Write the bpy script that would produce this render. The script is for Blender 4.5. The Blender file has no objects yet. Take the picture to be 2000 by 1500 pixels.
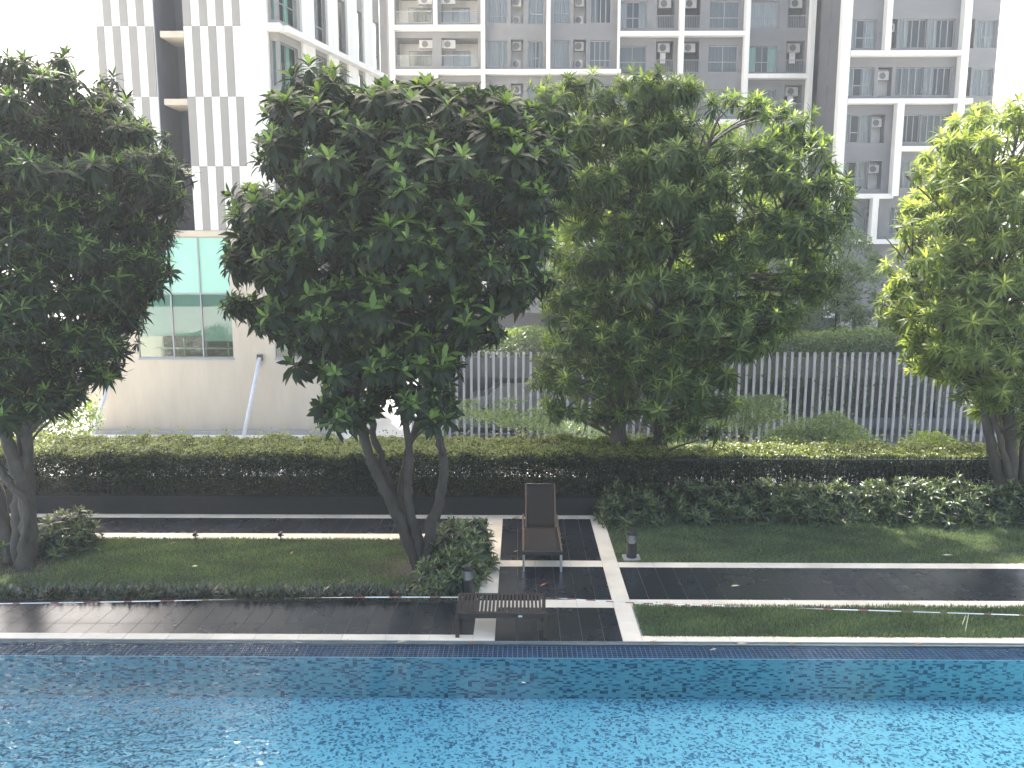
import bpy, math, random
import numpy as np
from mathutils import Vector, Matrix
random.seed(7); rng = np.random.default_rng(7)
S = bpy.context.scene; C = S.collection; R = math.radians

# ------------------------------------------------------------------ camera, sky, sun, exposure
H = 5.15; PITCH = R(8.7); YAW = R(.57); FPX = 1600.0
cam = bpy.data.objects.new('camera', bpy.data.cameras.new('camera')); C.objects.link(cam)
cam.location = (0, 0, H); cam.rotation_euler = (math.pi/2-PITCH, 0, YAW)
cam.data.sensor_width = 36; cam.data.lens = FPX/2000*36
cam.data.clip_start = .1; cam.data.clip_end = 2000
S.camera = cam
SUN_EL, SUN_AZ = 52.0, -22.0           # azimuth in degrees right of straight ahead (+Y)
w = bpy.data.worlds.new('World'); S.world = w; w.use_nodes = True
nt = w.node_tree; nt.nodes.clear()
sky = nt.nodes.new('ShaderNodeTexSky'); sky.sky_type = 'NISHITA'; sky.sun_disc = False
sky.sun_elevation = R(SUN_EL); sky.sun_rotation = R(SUN_AZ)
sky.air_density = 1.3; sky.dust_density = 6.5; sky.ozone_density = .5
bg = nt.nodes.new('ShaderNodeBackground'); bg.inputs[1].default_value = .15
wo = nt.nodes.new('ShaderNodeOutputWorld')
nt.links.new(sky.outputs[0], bg.inputs[0]); nt.links.new(bg.outputs[0], wo.inputs[0])
sl = bpy.data.lights.new('sun', 'SUN'); sl.energy = 4.2; sl.angle = R(.6); sl.color = (1, .96, .90)
so = bpy.data.objects.new('sun', sl); C.objects.link(so)
sd = Vector((math.sin(R(SUN_AZ))*math.cos(R(SUN_EL)), math.cos(R(SUN_AZ))*math.cos(R(SUN_EL)), math.sin(R(SUN_EL))))
so.rotation_euler = sd.to_track_quat('Z', 'Y').to_euler(); so.location = (0, 20, 40)
S.view_settings.view_transform = 'Standard'; S.view_settings.look = 'None'
S.view_settings.gamma = 1; S.view_settings.exposure = 1.85; S.view_settings.use_curve_mapping = False
GLARE_HAZE = .0012
S.cycles.max_bounces = 8; S.cycles.transparent_max_bounces = 12
S.cycles.volume_bounces = 1; S.cycles.volume_step_rate = 5

# ------------------------------------------------------------------ helpers
def ray(px, py):
    a = (px-1000)/FPX; b = (750-py)/FPX
    x = a; y = math.cos(PITCH)+b*math.sin(PITCH); z = -math.sin(PITCH)+b*math.cos(PITCH)
    return (x*math.cos(YAW)-y*math.sin(YAW), x*math.sin(YAW)+y*math.cos(YAW), z)
def P(px, py, d):                      # where a sight line meets the plane Y = d
    x, y, z = ray(px, py); return Vector((x/y*d, d, H+z/y*d))
def G(px, py, z0=0):                   # where it meets the ground
    x, y, z = ray(px, py); t = (z0-H)/z; return Vector((x*t, y*t, z0))
def tag(o, label=None, cat=None, group=None, kind=None):
    if label: o['label'] = label
    if cat: o['category'] = cat
    if group: o['group'] = group
    if kind: o['kind'] = kind
    return o
def thing(name, loc, label, cat, group=None, rz=0):
    o = bpy.data.objects.new(name, None); C.objects.link(o); o.location = loc; o.rotation_euler = (0, 0, rz)
    o.empty_display_size = .1
    return tag(o, label, cat, group)
def link(name, me, parent=None, loc=None, rot=None, scale=None):
    o = bpy.data.objects.new(name, me); C.objects.link(o)
    if parent: o.parent = parent
    if loc is not None: o.location = loc
    if rot is not None: o.rotation_euler = rot
    if scale is not None: o.scale = scale
    return o
class MB:
    def __init__(s): s.v = []; s.f = []
    def box(s, x0, x1, y0, y1, z0, z1, fr=None):
        n = len(s.v)
        vs = [(x, y, z) for z in (z0, z1) for y in (y0, y1) for x in (x0, x1)]
        if fr: vs = [fr(*q) for q in vs]
        s.v += vs
        s.f += [tuple(n+i for i in q) for q in ((0, 2, 3, 1), (4, 5, 7, 6), (0, 1, 5, 4), (1, 3, 7, 5), (3, 2, 6, 7), (2, 0, 4, 6))]
        return s
    def quad(s, *p):
        n = len(s.v); s.v += [tuple(q) for q in p]; s.f.append(tuple(range(n, n+len(p)))); return s
    def tube(s, pts, rad, n=8, cap=True):
        pts = [Vector(p) for p in pts]; k = len(pts)
        if not hasattr(rad, '__len__'): rad = [rad]*k
        b = len(s.v); ref = Vector((0, 1, 0)) if abs((pts[-1]-pts[0]).normalized().y) < .9 else Vector((1, 0, 0))
        for i, p in enumerate(pts):
            t = (pts[min(i+1, k-1)]-pts[max(i-1, 0)])
            if t.length < 1e-6: t = Vector((0, 0, 1))
            t.normalize(); u = t.cross(ref).normalized(); v = t.cross(u)
            for j in range(n):
                a = 2*math.pi*j/n; s.v.append(tuple(p+(u*math.cos(a)+v*math.sin(a))*rad[i]))
        for i in range(k-1):
            for j in range(n):
                s.f.append((b+i*n+j, b+i*n+(j+1) % n, b+(i+1)*n+(j+1) % n, b+(i+1)*n+j))
        if cap: s.f.append(tuple(b+j for j in range(n-1, -1, -1))); s.f.append(tuple(b+(k-1)*n+j for j in range(n)))
        return s
    def lathe(s, prof, n=20, c=(0, 0)):
        b = len(s.v); k = len(prof)
        for r, z in prof:
            for j in range(n):
                a = 2*math.pi*j/n; s.v.append((c[0]+r*math.cos(a), c[1]+r*math.sin(a), z))
        for i in range(k-1):
            for j in range(n):
                s.f.append((b+i*n+j, b+i*n+(j+1) % n, b+(i+1)*n+(j+1) % n, b+(i+1)*n+j))
        s.f.append(tuple(b+j for j in range(n-1, -1, -1))); s.f.append(tuple(b+(k-1)*n+j for j in range(n)))
        return s
    def mesh(s, name, mat, smooth=False):
        me = bpy.data.meshes.new(name); me.from_pydata(s.v, [], s.f); me.materials.append(mat)
        if smooth: me.shade_smooth()
        return me
    def build(s, name, mat, parent=None, smooth=False, bevel=0, **k):
        o = link(name, s.mesh(name, mat, smooth), parent, **k)
        if bevel:
            m = o.modifiers.new('bevel', 'BEVEL'); m.width = bevel; m.segments = 2; m.limit_method = 'ANGLE'
        return o
def npmesh(name, V, F, mat, tint=None, smooth=False):
    V = np.asarray(V, np.float32); F = np.asarray(F, np.int32); k = F.shape[1]
    me = bpy.data.meshes.new(name)
    me.vertices.add(len(V)); me.vertices.foreach_set('co', V.ravel())
    me.loops.add(F.size); me.loops.foreach_set('vertex_index', F.ravel())
    me.polygons.add(len(F)); me.polygons.foreach_set('loop_start', np.arange(0, F.size, k, dtype=np.int32))
    me.update(calc_edges=True)
    if tint is not None:
        a = me.attributes.new('tint', 'FLOAT', 'POINT'); a.data.foreach_set('value', np.asarray(tint, np.float32))
    me.materials.append(mat)
    if smooth: me.shade_smooth()
    return me

# ------------------------------------------------------------------ materials
def nodes(name):
    m = bpy.data.materials.new(name); m.use_nodes = True; t = m.node_tree; t.nodes.clear()
    return m, t, t.nodes.new, t.links.new
def ramp(t, fac, stops):
    r = t.nodes.new('ShaderNodeValToRGB'); e = r.color_ramp.elements
    while len(e) < len(stops): e.new(.5)
    for i, (p, c) in enumerate(stops): e[i].position = p; e[i].color = (*c, 1)
    t.links.new(fac, r.inputs[0]); return r.outputs[0]
def sc(c, k): return tuple(max(0, min(1, x*k)) for x in c)
def pm(name, col, rough=.6, var=.12, scale=4, bump=.0, bscale=60, metal=0, spec=.5, rvar=0, stretch=(1, 1, 1), alpha=1, objrand=0, coat=0, world=False):
    m, t, N, L = nodes(name)
    tc = N('ShaderNodeTexCoord'); mp = N('ShaderNodeMapping'); mp.inputs['Scale'].default_value = stretch
    geo = N('ShaderNodeNewGeometry')
    L(geo.outputs['Position'] if world else tc.outputs['Object'], mp.inputs[0])
    n1 = N('ShaderNodeTexNoise'); n1.inputs['Scale'].default_value = scale; n1.inputs['Detail'].default_value = 6; n1.inputs['Roughness'].default_value = .65
    L(mp.outputs[0], n1.inputs['Vector'])
    c = ramp(t, n1.outputs['Fac'], [(.3, sc(col, 1-var)), (.5, col), (.72, sc(col, 1+var))])
    if objrand:
        oi = N('ShaderNodeObjectInfo'); mr = N('ShaderNodeMapRange'); mr.inputs[3].default_value = 1-objrand; mr.inputs[4].default_value = 1+objrand
        L(oi.outputs['Random'], mr.inputs[0]); hv = N('ShaderNodeHueSaturation'); L(mr.outputs[0], hv.inputs['Value']); L(c, hv.inputs['Color']); c = hv.outputs[0]
    b = N('ShaderNodeBsdfPrincipled'); L(c, b.inputs['Base Color'])
    b.inputs['Roughness'].default_value = rough; b.inputs['Metallic'].default_value = metal
    b.inputs['Specular IOR Level'].default_value = spec; b.inputs['Alpha'].default_value = alpha
    b.inputs['Coat Weight'].default_value = coat
    if rvar:
        mr = N('ShaderNodeMapRange'); mr.inputs[3].default_value = rough-rvar; mr.inputs[4].default_value = rough+rvar
        mr.inputs[1].default_value = .35; mr.inputs[2].default_value = .65
        L(n1.outputs['Fac'], mr.inputs[0]); L(mr.outputs[0], b.inputs['Roughness'])
    if bump:
        n2 = N('ShaderNodeTexNoise'); n2.inputs['Scale'].default_value = bscale; n2.inputs['Detail'].default_value = 4
        L(mp.outputs[0], n2.inputs['Vector'])
        bu = N('ShaderNodeBump'); bu.inputs['Strength'].default_value = bump; bu.inputs['Distance'].default_value = .01
        L(n2.outputs['Fac'], bu.inputs['Height']); L(bu.outputs[0], b.inputs['Normal'])
    o = N('ShaderNodeOutputMaterial'); L(b.outputs[0], o.inputs[0]); return m
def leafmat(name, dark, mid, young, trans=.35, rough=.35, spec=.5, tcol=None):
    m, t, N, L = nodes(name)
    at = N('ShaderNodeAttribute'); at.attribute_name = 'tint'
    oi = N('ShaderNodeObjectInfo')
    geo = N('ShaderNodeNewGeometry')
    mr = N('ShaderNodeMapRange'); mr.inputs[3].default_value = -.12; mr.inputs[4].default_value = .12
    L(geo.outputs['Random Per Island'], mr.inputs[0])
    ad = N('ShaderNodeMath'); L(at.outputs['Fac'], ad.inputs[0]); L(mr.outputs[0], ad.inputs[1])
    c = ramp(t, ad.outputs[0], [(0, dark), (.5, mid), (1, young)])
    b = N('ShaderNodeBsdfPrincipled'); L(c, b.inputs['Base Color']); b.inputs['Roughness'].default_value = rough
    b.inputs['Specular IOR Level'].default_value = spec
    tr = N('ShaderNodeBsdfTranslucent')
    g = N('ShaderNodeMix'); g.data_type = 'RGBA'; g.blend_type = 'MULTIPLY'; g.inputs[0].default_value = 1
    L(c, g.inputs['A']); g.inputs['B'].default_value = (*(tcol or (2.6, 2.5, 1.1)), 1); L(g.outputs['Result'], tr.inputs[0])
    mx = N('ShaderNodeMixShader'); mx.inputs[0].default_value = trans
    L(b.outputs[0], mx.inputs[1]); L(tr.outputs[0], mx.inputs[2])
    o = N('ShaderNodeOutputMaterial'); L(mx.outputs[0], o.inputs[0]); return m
M = {}
M['dark_tile'] = pm('dark_tile', (.014, .017, .023), .27, .12, .8, .0, 60, spec=.5, rvar=.02, objrand=.16, world=True)
M['slab'] = pm('cream_slab', (.70, .635, .52), .55, .17, 1.3, .12, 70, rvar=.08, objrand=.05, world=True)
M['grout'] = pm('grout', (.27, .27, .26), .9, .2, 9)
M['granite'] = pm('black_granite', (.010, .010, .011), .7, .3, 8, .1, 80)
M['soil'] = pm('soil', (.055, .042, .030), .95, .4, 9, .8, 40)
M['wood'] = pm('dark_wood', (.035, .022, .017), .5, .35, 5, .3, 30, stretch=(1, 8, 8))
M['teak'] = pm('teak_rail', (.09, .058, .038), .5, .25, 6, .2, 30, stretch=(8, 1, 8))
M['sling'] = pm('sling_fabric', (.030, .026, .023), .85, .10, 14, .3, 500, spec=.15, alpha=.93)
M['steel'] = pm('steel', (.55, .56, .58), .3, .08, 8, metal=1)
M['black_metal'] = pm('black_metal', (.014, .014, .016), .4, .2, 6, coat=.3)
M['concrete'] = pm('concrete', (.33, .32, .30), .85, .2, 3, .3, 50)
M['pave_out'] = pm('light_paving', (.74, .72, .66), .8, .14, .35, .1, 30)
M['bark'] = pm('bark', (.042, .034, .028), .85, .45, 7, .9, 22, stretch=(1, 1, .45))
M['bark_pale'] = pm('pale_bark', (.065, .055, .046), .8, .4, 7, .8, 22, stretch=(1, 1, .45))
M['beige'] = pm('beige_render', (.50, .435, .345), .9, .09, 1.6, .05, 60, stretch=(1, 1, .22))
M['cream_white'] = pm('white_render', (.74, .72, .67), .85, .06, 2.2, stretch=(1.4, 1.4, .09))
M['grey_stripe'] = pm('taupe_panel', (.27, .255, .235), .8, .05, 1)
M['recess'] = pm('recess_dark_grey', (.11, .115, .135), .85, .10, 1)  # dark grey used on recess faces and backs
M['tower_grey'] = pm('tower_grey', (.18, .18, .184), .85, .10, .35, stretch=(1, 1, 3))
M['tower_shaded'] = pm('tower_grey_shaded', (.11, .113, .12), .85, .10, .35, stretch=(1, 1, 3))  # darker copy of the tower grey: shade of the side faces put into the colour
M['tower_pale'] = pm('balcony_back', (.46, .46, .44), .85, .05, 2)
M['fin_grey'] = pm('fin_grey', (.29, .292, .295), .6, .08, 2)
M['beam'] = pm('beam_concrete', (.13, .13, .13), .85, .2, 1)
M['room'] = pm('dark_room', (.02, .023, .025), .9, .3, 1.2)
M['frame'] = pm('window_frame', (.30, .31, .32), .5, .05, 3)
M['teal_glass'] = pm('frosted_teal_panel', (.32, .60, .48), .22, .05, .8)
M['blind'] = pm('pale_green_blind', (.38, .52, .47), .8, .05, 1.5)
M['curtain'] = pm('curtain', (.55, .56, .57), .9, .2, 3, stretch=(9, 9, .1))
M['curtain_teal'] = pm('teal_curtain', (.35, .62, .55), .9, .15, 3, stretch=(9, 9, .1))
M['curtain_dark'] = pm('grey_curtain', (.22, .24, .26), .9, .3, 3, stretch=(9, 9, .1))
M['ac'] = pm('ac_case', (.36, .36, .35), .6, .08, 4)
M['ac_fan'] = pm('ac_fan', (.10, .10, .10), .6, .2, 4)
M['louvre'] = pm('louvre', (.24, .24, .25), .7, .1, 4)
M['galv'] = pm('pale_pipe', (.62, .62, .64), .5, .1, 4)
M['car_white'] = pm('car_paint_pale', (.55, .56, .57), .25, .02, 1, coat=.6)
M['car_dark'] = pm('car_paint_dark', (.05, .055, .06), .25, .02, 1, coat=.6)
M['rubber'] = pm('rubber', (.02, .02, .02), .8)
M['carglass'] = pm('car_glass', (.02, .022, .025), .06)
M['tape_w'] = pm('tape_white', (.75, .74, .72), .5, .05, 3)
M['tape_r'] = pm('tape_red', (.28, .10, .11), .5, .1, 3)
M['dead'] = pm('dry_leaf', (.30, .19, .09), .8, .3, 20)
M['dead_red'] = pm('red_leaf', (.36, .12, .055), .7, .3, 20)
M['dead_pale'] = pm('pale_leaf', (.5, .46, .33), .8, .2, 20)
M['sticker'] = pm('white_sticker', (.7, .7, .7), .5)
M['laundry'] = pm('laundry', (.65, .62, .60), .9, .15, 5)
M['leaf'] = leafmat('leaf', (.006, .014, .006), (.016, .036, .011), (.19, .30, .07), .32, .46, .28)
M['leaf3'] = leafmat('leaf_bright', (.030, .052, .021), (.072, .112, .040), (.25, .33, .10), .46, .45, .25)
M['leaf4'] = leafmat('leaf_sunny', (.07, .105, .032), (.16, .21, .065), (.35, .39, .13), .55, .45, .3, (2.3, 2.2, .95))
M['leaf_shrub'] = leafmat('shrub_leaf', (.02, .036, .015), (.048, .075, .03), (.22, .27, .11), .25)
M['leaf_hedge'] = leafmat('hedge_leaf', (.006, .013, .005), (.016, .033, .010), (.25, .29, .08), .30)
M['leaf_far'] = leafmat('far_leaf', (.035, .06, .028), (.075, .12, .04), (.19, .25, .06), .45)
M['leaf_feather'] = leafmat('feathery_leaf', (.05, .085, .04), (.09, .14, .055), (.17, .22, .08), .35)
M['grass'] = leafmat('grass', (.038, .070, .031), (.092, .15, .068), (.19, .24, .11), .25, .5)
M['spiky'] = leafmat('spiky_leaf', (.022, .028, .022), (.05, .065, .048), (.12, .13, .10), .15, .35)

def glassmat(name, tint, fac=.5, rough=.02):
    m, t, N, L = nodes(name)
    tr = N('ShaderNodeBsdfTransparent'); tr.inputs[0].default_value = (*tint, 1)
    gl = N('ShaderNodeBsdfGlossy'); gl.inputs['Roughness'].default_value = rough
    fr = N('ShaderNodeFresnel'); fr.inputs[0].default_value = 1.5
    ad = N('ShaderNodeMath'); ad.operation = 'MULTIPLY_ADD'; ad.inputs[1].default_value = 1; ad.inputs[2].default_value = fac; ad.use_clamp = True
    L(fr.outputs[0], ad.inputs[0])
    mx = N('ShaderNodeMixShader'); L(ad.outputs[0], mx.inputs[0]); L(tr.outputs[0], mx.inputs[1]); L(gl.outputs[0], mx.inputs[2])
    o = N('ShaderNodeOutputMaterial'); L(mx.outputs[0], o.inputs[0]); return m
M['glass'] = glassmat('window_glass', (.66, .70, .71), .03)
M['glass_teal'] = glassmat('teal_window_glass', (.55, .80, .72), .06)
M['rail_glass'] = glassmat('balcony_glass', (.85, .88, .88), .02)

def mosaic(name, base, mid, dark, size, amt, warp, wall=False):
    m, t, N, L = nodes(name)
    tc = N('ShaderNodeTexCoord')
    src = tc.outputs['Object']
    nz = N('ShaderNodeTexNoise'); nz.inputs['Scale'].default_value = 7; nz.inputs['Detail'].default_value = 2
    L(src, nz.inputs['Vector'])
    sub = N('ShaderNodeVectorMath'); sub.operation = 'SUBTRACT'; L(nz.outputs['Color'], sub.inputs[0]); sub.inputs[1].default_value = (.5, .5, .5)
    scl = N('ShaderNodeVectorMath'); scl.operation = 'SCALE'; scl.inputs['Scale'].default_value = warp; L(sub.outputs[0], scl.inputs[0])
    nz2 = N('ShaderNodeTexNoise'); nz2.inputs['Scale'].default_value = 2.2; L(src, nz2.inputs['Vector'])
    add = N('ShaderNodeVectorMath'); L(src, add.inputs[0]); L(scl.outputs[0], add.inputs[1])
    dv = N('ShaderNodeVectorMath'); dv.operation = 'DIVIDE'; L(add.outputs[0], dv.inputs[0]); dv.inputs[1].default_value = (size*1.7, size, size*.7) if wall else (size*1.15, size, size)
    of = N('ShaderNodeVectorMath'); L(dv.outputs[0], of.inputs[0]); of.inputs[1].default_value = (.5, .5, .5)
    fl = N('ShaderNodeVectorMath'); fl.operation = 'FLOOR'; L(of.outputs[0], fl.inputs[0])
    wn = N('ShaderNodeTexWhiteNoise'); wn.noise_dimensions = '3D'; L(fl.outputs[0], wn.inputs['Vector'])
    # denser and thinner patches of dark tiles
    mm = N('ShaderNodeMath'); mm.operation = 'MULTIPLY_ADD'; mm.inputs[1].default_value = .35; L(nz2.outputs['Fac'], mm.inputs[0]); mm.inputs[2].default_value = -.17
    sm = N('ShaderNodeMath'); L(wn.outputs['Value'], sm.inputs[0]); L(mm.outputs[0], sm.inputs[1])
    r = N('ShaderNodeValToRGB'); r.color_ramp.interpolation = 'CONSTANT'
    e = r.color_ramp.elements
    for _ in range(3): e.new(.5)
    for i, (p, c) in enumerate([(0, base), (1-amt*2.2, sc(base, .88)), (1-amt*1.4, mid), (1-amt, dark), (1-amt*.35, sc(dark, .6))]):
        e[i].position = p; e[i].color = (*c, 1)
    L(sm.outputs[0], r.inputs[0])
    b = N('ShaderNodeBsdfPrincipled'); L(r.outputs[0], b.inputs['Base Color']); b.inputs['Roughness'].default_value = .4
    o = N('ShaderNodeOutputMaterial'); L(b.outputs[0], o.inputs[0]); return m
M['pool_floor'] = mosaic('pool_mosaic', (.25, .55, .635), (.15, .36, .47), (.065, .18, .29), .029, .24, .14)
M['pool_wall'] = mosaic('pool_wall_mosaic_shaded', (.19, .41, .47), (.11, .26, .34), (.05, .135, .21), .032, .24, .03, wall=True)  # floor mosaic darkened: the wall's own shade is in the colours
M['rim_tile'] = pm('navy_mosaic', (.04, .075, .155), .3, .45, 9, .05, 60)
M['rim_grout'] = pm('pale_grout', (.50, .56, .62), .8, .1, 6)

def watermat():
    m, t, N, L = nodes('pool_water')
    tc = N('ShaderNodeTexCoord')
    mp = N('ShaderNodeMapping'); mp.inputs['Scale'].default_value = (1, 1.9, 1); mp.inputs['Rotation'].default_value = (0, 0, R(24)); L(tc.outputs['Object'], mp.inputs[0])
    n1 = N('ShaderNodeTexNoise'); n1.inputs['Scale'].default_value = 5.2; n1.inputs['Detail'].default_value = 2.5; n1.inputs['Distortion'].default_value = .8; L(mp.outputs[0], n1.inputs['Vector'])
    sx = N('ShaderNodeSeparateXYZ'); L(tc.outputs['Object'], sx.inputs[0])
    mr = N('ShaderNodeMapRange'); mr.interpolation_type = 'SMOOTHSTEP'; mr.inputs[1].default_value = -5.0; mr.inputs[2].default_value = -2.0; mr.inputs[3].default_value = 1.0; mr.inputs[4].default_value = .05
    nz = N('ShaderNodeTexNoise'); nz.inputs['Scale'].default_value = .6; L(tc.outputs['Object'], nz.inputs['Vector'])
    ad = N('ShaderNodeMath'); ad.operation = 'MULTIPLY_ADD'; ad.inputs[1].default_value = 2.0; L(nz.outputs['Fac'], ad.inputs[0]); ad2 = N('ShaderNodeMath'); ad2.operation = 'SUBTRACT'; ad2.inputs[1].default_value = 1.0
    L(sx.outputs[0], ad.inputs[2]); L(ad.outputs[0], ad2.inputs[0]); L(ad2.outputs[0], mr.inputs[0])
    bu = N('ShaderNodeBump'); bu.inputs['Distance'].default_value = .17; L(n1.outputs['Fac'], bu.inputs['Height']); L(mr.outputs[0], bu.inputs['Strength'])
    fr = N('ShaderNodeFresnel'); fr.inputs[0].default_value = 1.38; L(bu.outputs[0], fr.inputs['Normal'])
    tr = N('ShaderNodeBsdfTransparent'); tr.inputs[0].default_value = (.78, .93, .99, 1)
    gl = N('ShaderNodeBsdfGlossy'); gl.inputs['Roughness'].default_value = .02; L(bu.outputs[0], gl.inputs['Normal'])
    mx = N('ShaderNodeMixShader'); L(fr.outputs[0], mx.inputs[0]); L(tr.outputs[0], mx.inputs[1]); L(gl.outputs[0], mx.inputs[2])
    o = N('ShaderNodeOutputMaterial'); L(mx.outputs[0], o.inputs[0]); return m
M['water'] = watermat()

# ------------------------------------------------------------------ setting: grounds and pool
OUT = -2.4                                # street level outside the raised garden
g = MB().box(-400, 400, -60, 700, OUT-.5, OUT).build('street_ground', M['pave_out']); tag(g, kind='structure')
g = MB().box(-20, 20, 10.45, 18.6, OUT-.4, -.02).build('garden_podium', M['concrete']); tag(g, kind='structure')
YR, YW = 10.5, 10.12                      # coping edge, pool wall face
FLOOR = -.62
g = MB().box(-20, 20, -6, YW, FLOOR-.2, FLOOR).build('pool_floor', M['pool_floor']); tag(g, kind='structure')
g = MB().box(-20, 20, YW, YR, FLOOR, -.057).build('pool_wall', M['pool_wall']); tag(g, kind='structure')
m = MB(); m.quad((-20, -6, -.012), (20, -6, -.012), (20, YR-.003, -.012), (-20, YR-.003, -.012))
g = m.build('pool_water', M['water']); tag(g, kind='structure')
rim = MB().box(-20, 20, YW-.001, YR-.004, -.0565, -.044).build('pool_rim', M['rim_grout']); tag(rim, kind='structure')
# rim mosaic, one joined part: past 300 pieces
xs = np.arange(-9, 9, .066); V = []; F = []
for i, x in enumerate(xs):
    for j in range(7):
        y = YW+.003+j*.054; z = -.040+random.uniform(-.001, .001); n = len(V)
        a, b, c, d = x, x+.0595, y, min(y+.050, YR-.006)
        V += [(a, c, z), (b, c, z), (b, d, z), (a, d, z), (a, c, z-.008), (b, c, z-.008), (b, d, z-.008), (a, d, z-.008)]
        F += [(n, n+1, n+2, n+3), (n, n+4, n+5, n+1), (n+1, n+5, n+6, n+2), (n+2, n+6, n+7, n+3), (n+3, n+7, n+4, n)]
tag(link('mosaic_tile', npmesh('mosaic_tile', V, F, M['rim_tile']), rim), kind='stuff')

deck = MB().box(-20, 20, YR, 16.02, -.02, .0).build('pool_deck', M['grout']); tag(deck, kind='structure')
tile_cache = {}
def tile(name, x0, x1, y0, y1, mat, h=.006, gap=.005):
    key = (name, round(x1-x0, 3), round(y1-y0, 3), round(h, 3))
    if key not in tile_cache:
        a, b = (x1-x0)/2-gap/2, (y1-y0)/2-gap/2; c = .0015
        m = MB(); m.v = [(-a, -b, 0), (a, -b, 0), (a, b, 0), (-a, b, 0), (-a, -b, h-c), (a, -b, h-c), (a, b, h-c), (-a, b, h-c), (-a+c, -b+c, h), (a-c, -b+c, h), (a-c, b-c, h), (-a+c, b-c, h)]
        m.f = [(8, 9, 10, 11)]+[(i, (i+1) % 4, 4+(i+1) % 4, 4+i) for i in range(4)]+[(4+i, 4+(i+1) % 4, 8+(i+1) % 4, 8+i) for i in range(4)]
        tile_cache[key] = m.mesh(name, mat)
    return link(name, tile_cache[key], deck, ((x0+x1)/2, (y0+y1)/2, .0005+random.uniform(0, .0006)))
def grid(name, x0, x1, ys, mat, step, h=.006, rev=False, gap=.005):
    xs = [x0]
    if rev:
        xs = [x1]
        while xs[-1]-step > x0+.02: xs.append(xs[-1]-step)
        xs.append(x0); xs = xs[::-1]
    else:
        while xs[-1]+step < x1-.02: xs.append(xs[-1]+step)
        xs.append(x1)
    for a, b in zip(xs, xs[1:]):
        for c, d in zip(ys, ys[1:]): tile(name, a, b, c, d, mat, h, gap)
XL0, XL1, XR0, XR1 = -.64, -.34, 1.405, 1.675
T = lambda *a, **k: grid('floor_tile', *a, M['dark_tile'], .3, gap=.005, **k)
K = lambda *a, **k: grid('paving_slab', *a, M['slab'], .6, h=.009, gap=.006, **k)
T(-8.2, XL0, [10.67, 10.98, 11.58, 11.76], rev=True)
T(-10.6, XL0, [14.86, 15.2, 15.79], rev=True)
T(XL1, XR0, [YR+.0, 10.98, 11.58])
T(XL1, XR0, [11.86, 12.46, 13.06, 13.22]); T(XL1, XR0, [13.5, 14.1, 14.7, 15.3, 15.79])
T(XR1, 9.8, [11.88, 12.48, 13.08, 13.20])
K(-8.4, XL0, [YR, 10.67], rev=True); K(-10.8, XL0, [14.53, 14.86], rev=True)
K(-11.4, XL0, [15.79, 16.02], rev=True); K(XL0, 3.2, [15.79, 16.02])
for a, b in ((YR, 11.1), (11.1, 11.7), (11.7, 12.3), (12.3, 12.9), (12.9, 13.5), (13.5, 14.1), (14.1, 14.7), (14.7, 15.3), (15.3, 15.79)):
    tile('paving_slab', XL0, XL1, a, b, M['slab'], .009, .004); tile('paving_slab', XR0, XR1, a, b, M['slab'], .009, .004)
K(XL1, XR0, [11.58, 11.86]); K(XL1, XR0, [13.22, 13.5])
K(XR1, 8.4, [YR, 10.66]); K(XR1, 9.2, [11.62, 11.88]); K(XR1, 10.2, [13.20, 13.43])

# beds of soil under the lawns
for nm, a, b, c, d in (('lawn_soil', -11, XL0-.002, 11.765, 14.525), ('lawn_soil', XR1+.03, 10, 10.665, 11.615), ('lawn_soil', XR1+.002, 12, 13.435, 16.9), ('hedge_soil', 3.2, 14, 16.9, 18.5)):
    tag(MB().box(a, b, c, d, -.0, .006).build(nm, M['soil']), kind='structure')
def grass(name, x0, x1, y0, y1, dens, hmin, hmax, label):
    n = int((x1-x0)*(y1-y0)*dens)
    x = rng.uniform(x0, x1, n); y = rng.uniform(y0, y1, n)
    k_ = np.ones(n, bool)
    for tx, ty in ((-1.72, 13.1), (-8.4, 13.15)): k_ &= np.hypot((x-tx)*.8, y-ty) > rng.uniform(.15, .85, n)
    x, y = x[k_], y[k_]; n = len(x)
    cl = np.sin(x*3.1+np.sin(y*4.3)*1.3)*np.cos(y*5.2+np.sin(x*2.2))
    h = rng.uniform(hmin, hmax, n)*(1+.25*cl); a = rng.uniform(0, 6.283, n); l = rng.uniform(.1, .8, n)*h; wd = rng.uniform(.0035, .007, n)
    a2 = a+1.57+rng.uniform(-.6, .6, n)
    B = np.stack([x, y, np.full(n, .004)], 1); D = np.stack([np.cos(a), np.sin(a), 0*a], 1)*wd[:, None]
    Lv = np.stack([np.cos(a2)*l, np.sin(a2)*l, 0*a], 1); U = np.stack([0*a, 0*a, h], 1)
    V = np.stack([B-D, B+D, B+D*.7+Lv*.35+U*.62, B-D*.7+Lv*.35+U*.62, B+Lv+U], 1).reshape(-1, 3)
    i = np.arange(n)[:, None]*5
    F = np.concatenate([i+np.array([[0, 1, 2]]), i+np.array([[0, 2, 3]]), i+np.array([[3, 2, 4]])])
    t = np.repeat(np.clip(.42+.22*cl+rng.normal(0, .16, n)+(rng.random(n) < .04)*.45, 0, 1), 5)
    tag(link(name, npmesh(name, V, F, M['grass'], t)), label, 'grass', kind='stuff')
grass('lawn', -9.6, XL0-.0, 11.8, 14.56, 3600, .025, .055, 'dark green lawn on the left between the two dark paths')
grass('lawn', XR1+.02, 8.6, 10.63, 11.66, 4600, .03, .07, 'bright grass strip between pool coping and right path')
grass('lawn', XR1+.01, 10.4, 13.42, 15.6, 3200, .025, .05, 'shaded lawn on the right in front of the leafy shrub row')

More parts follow.
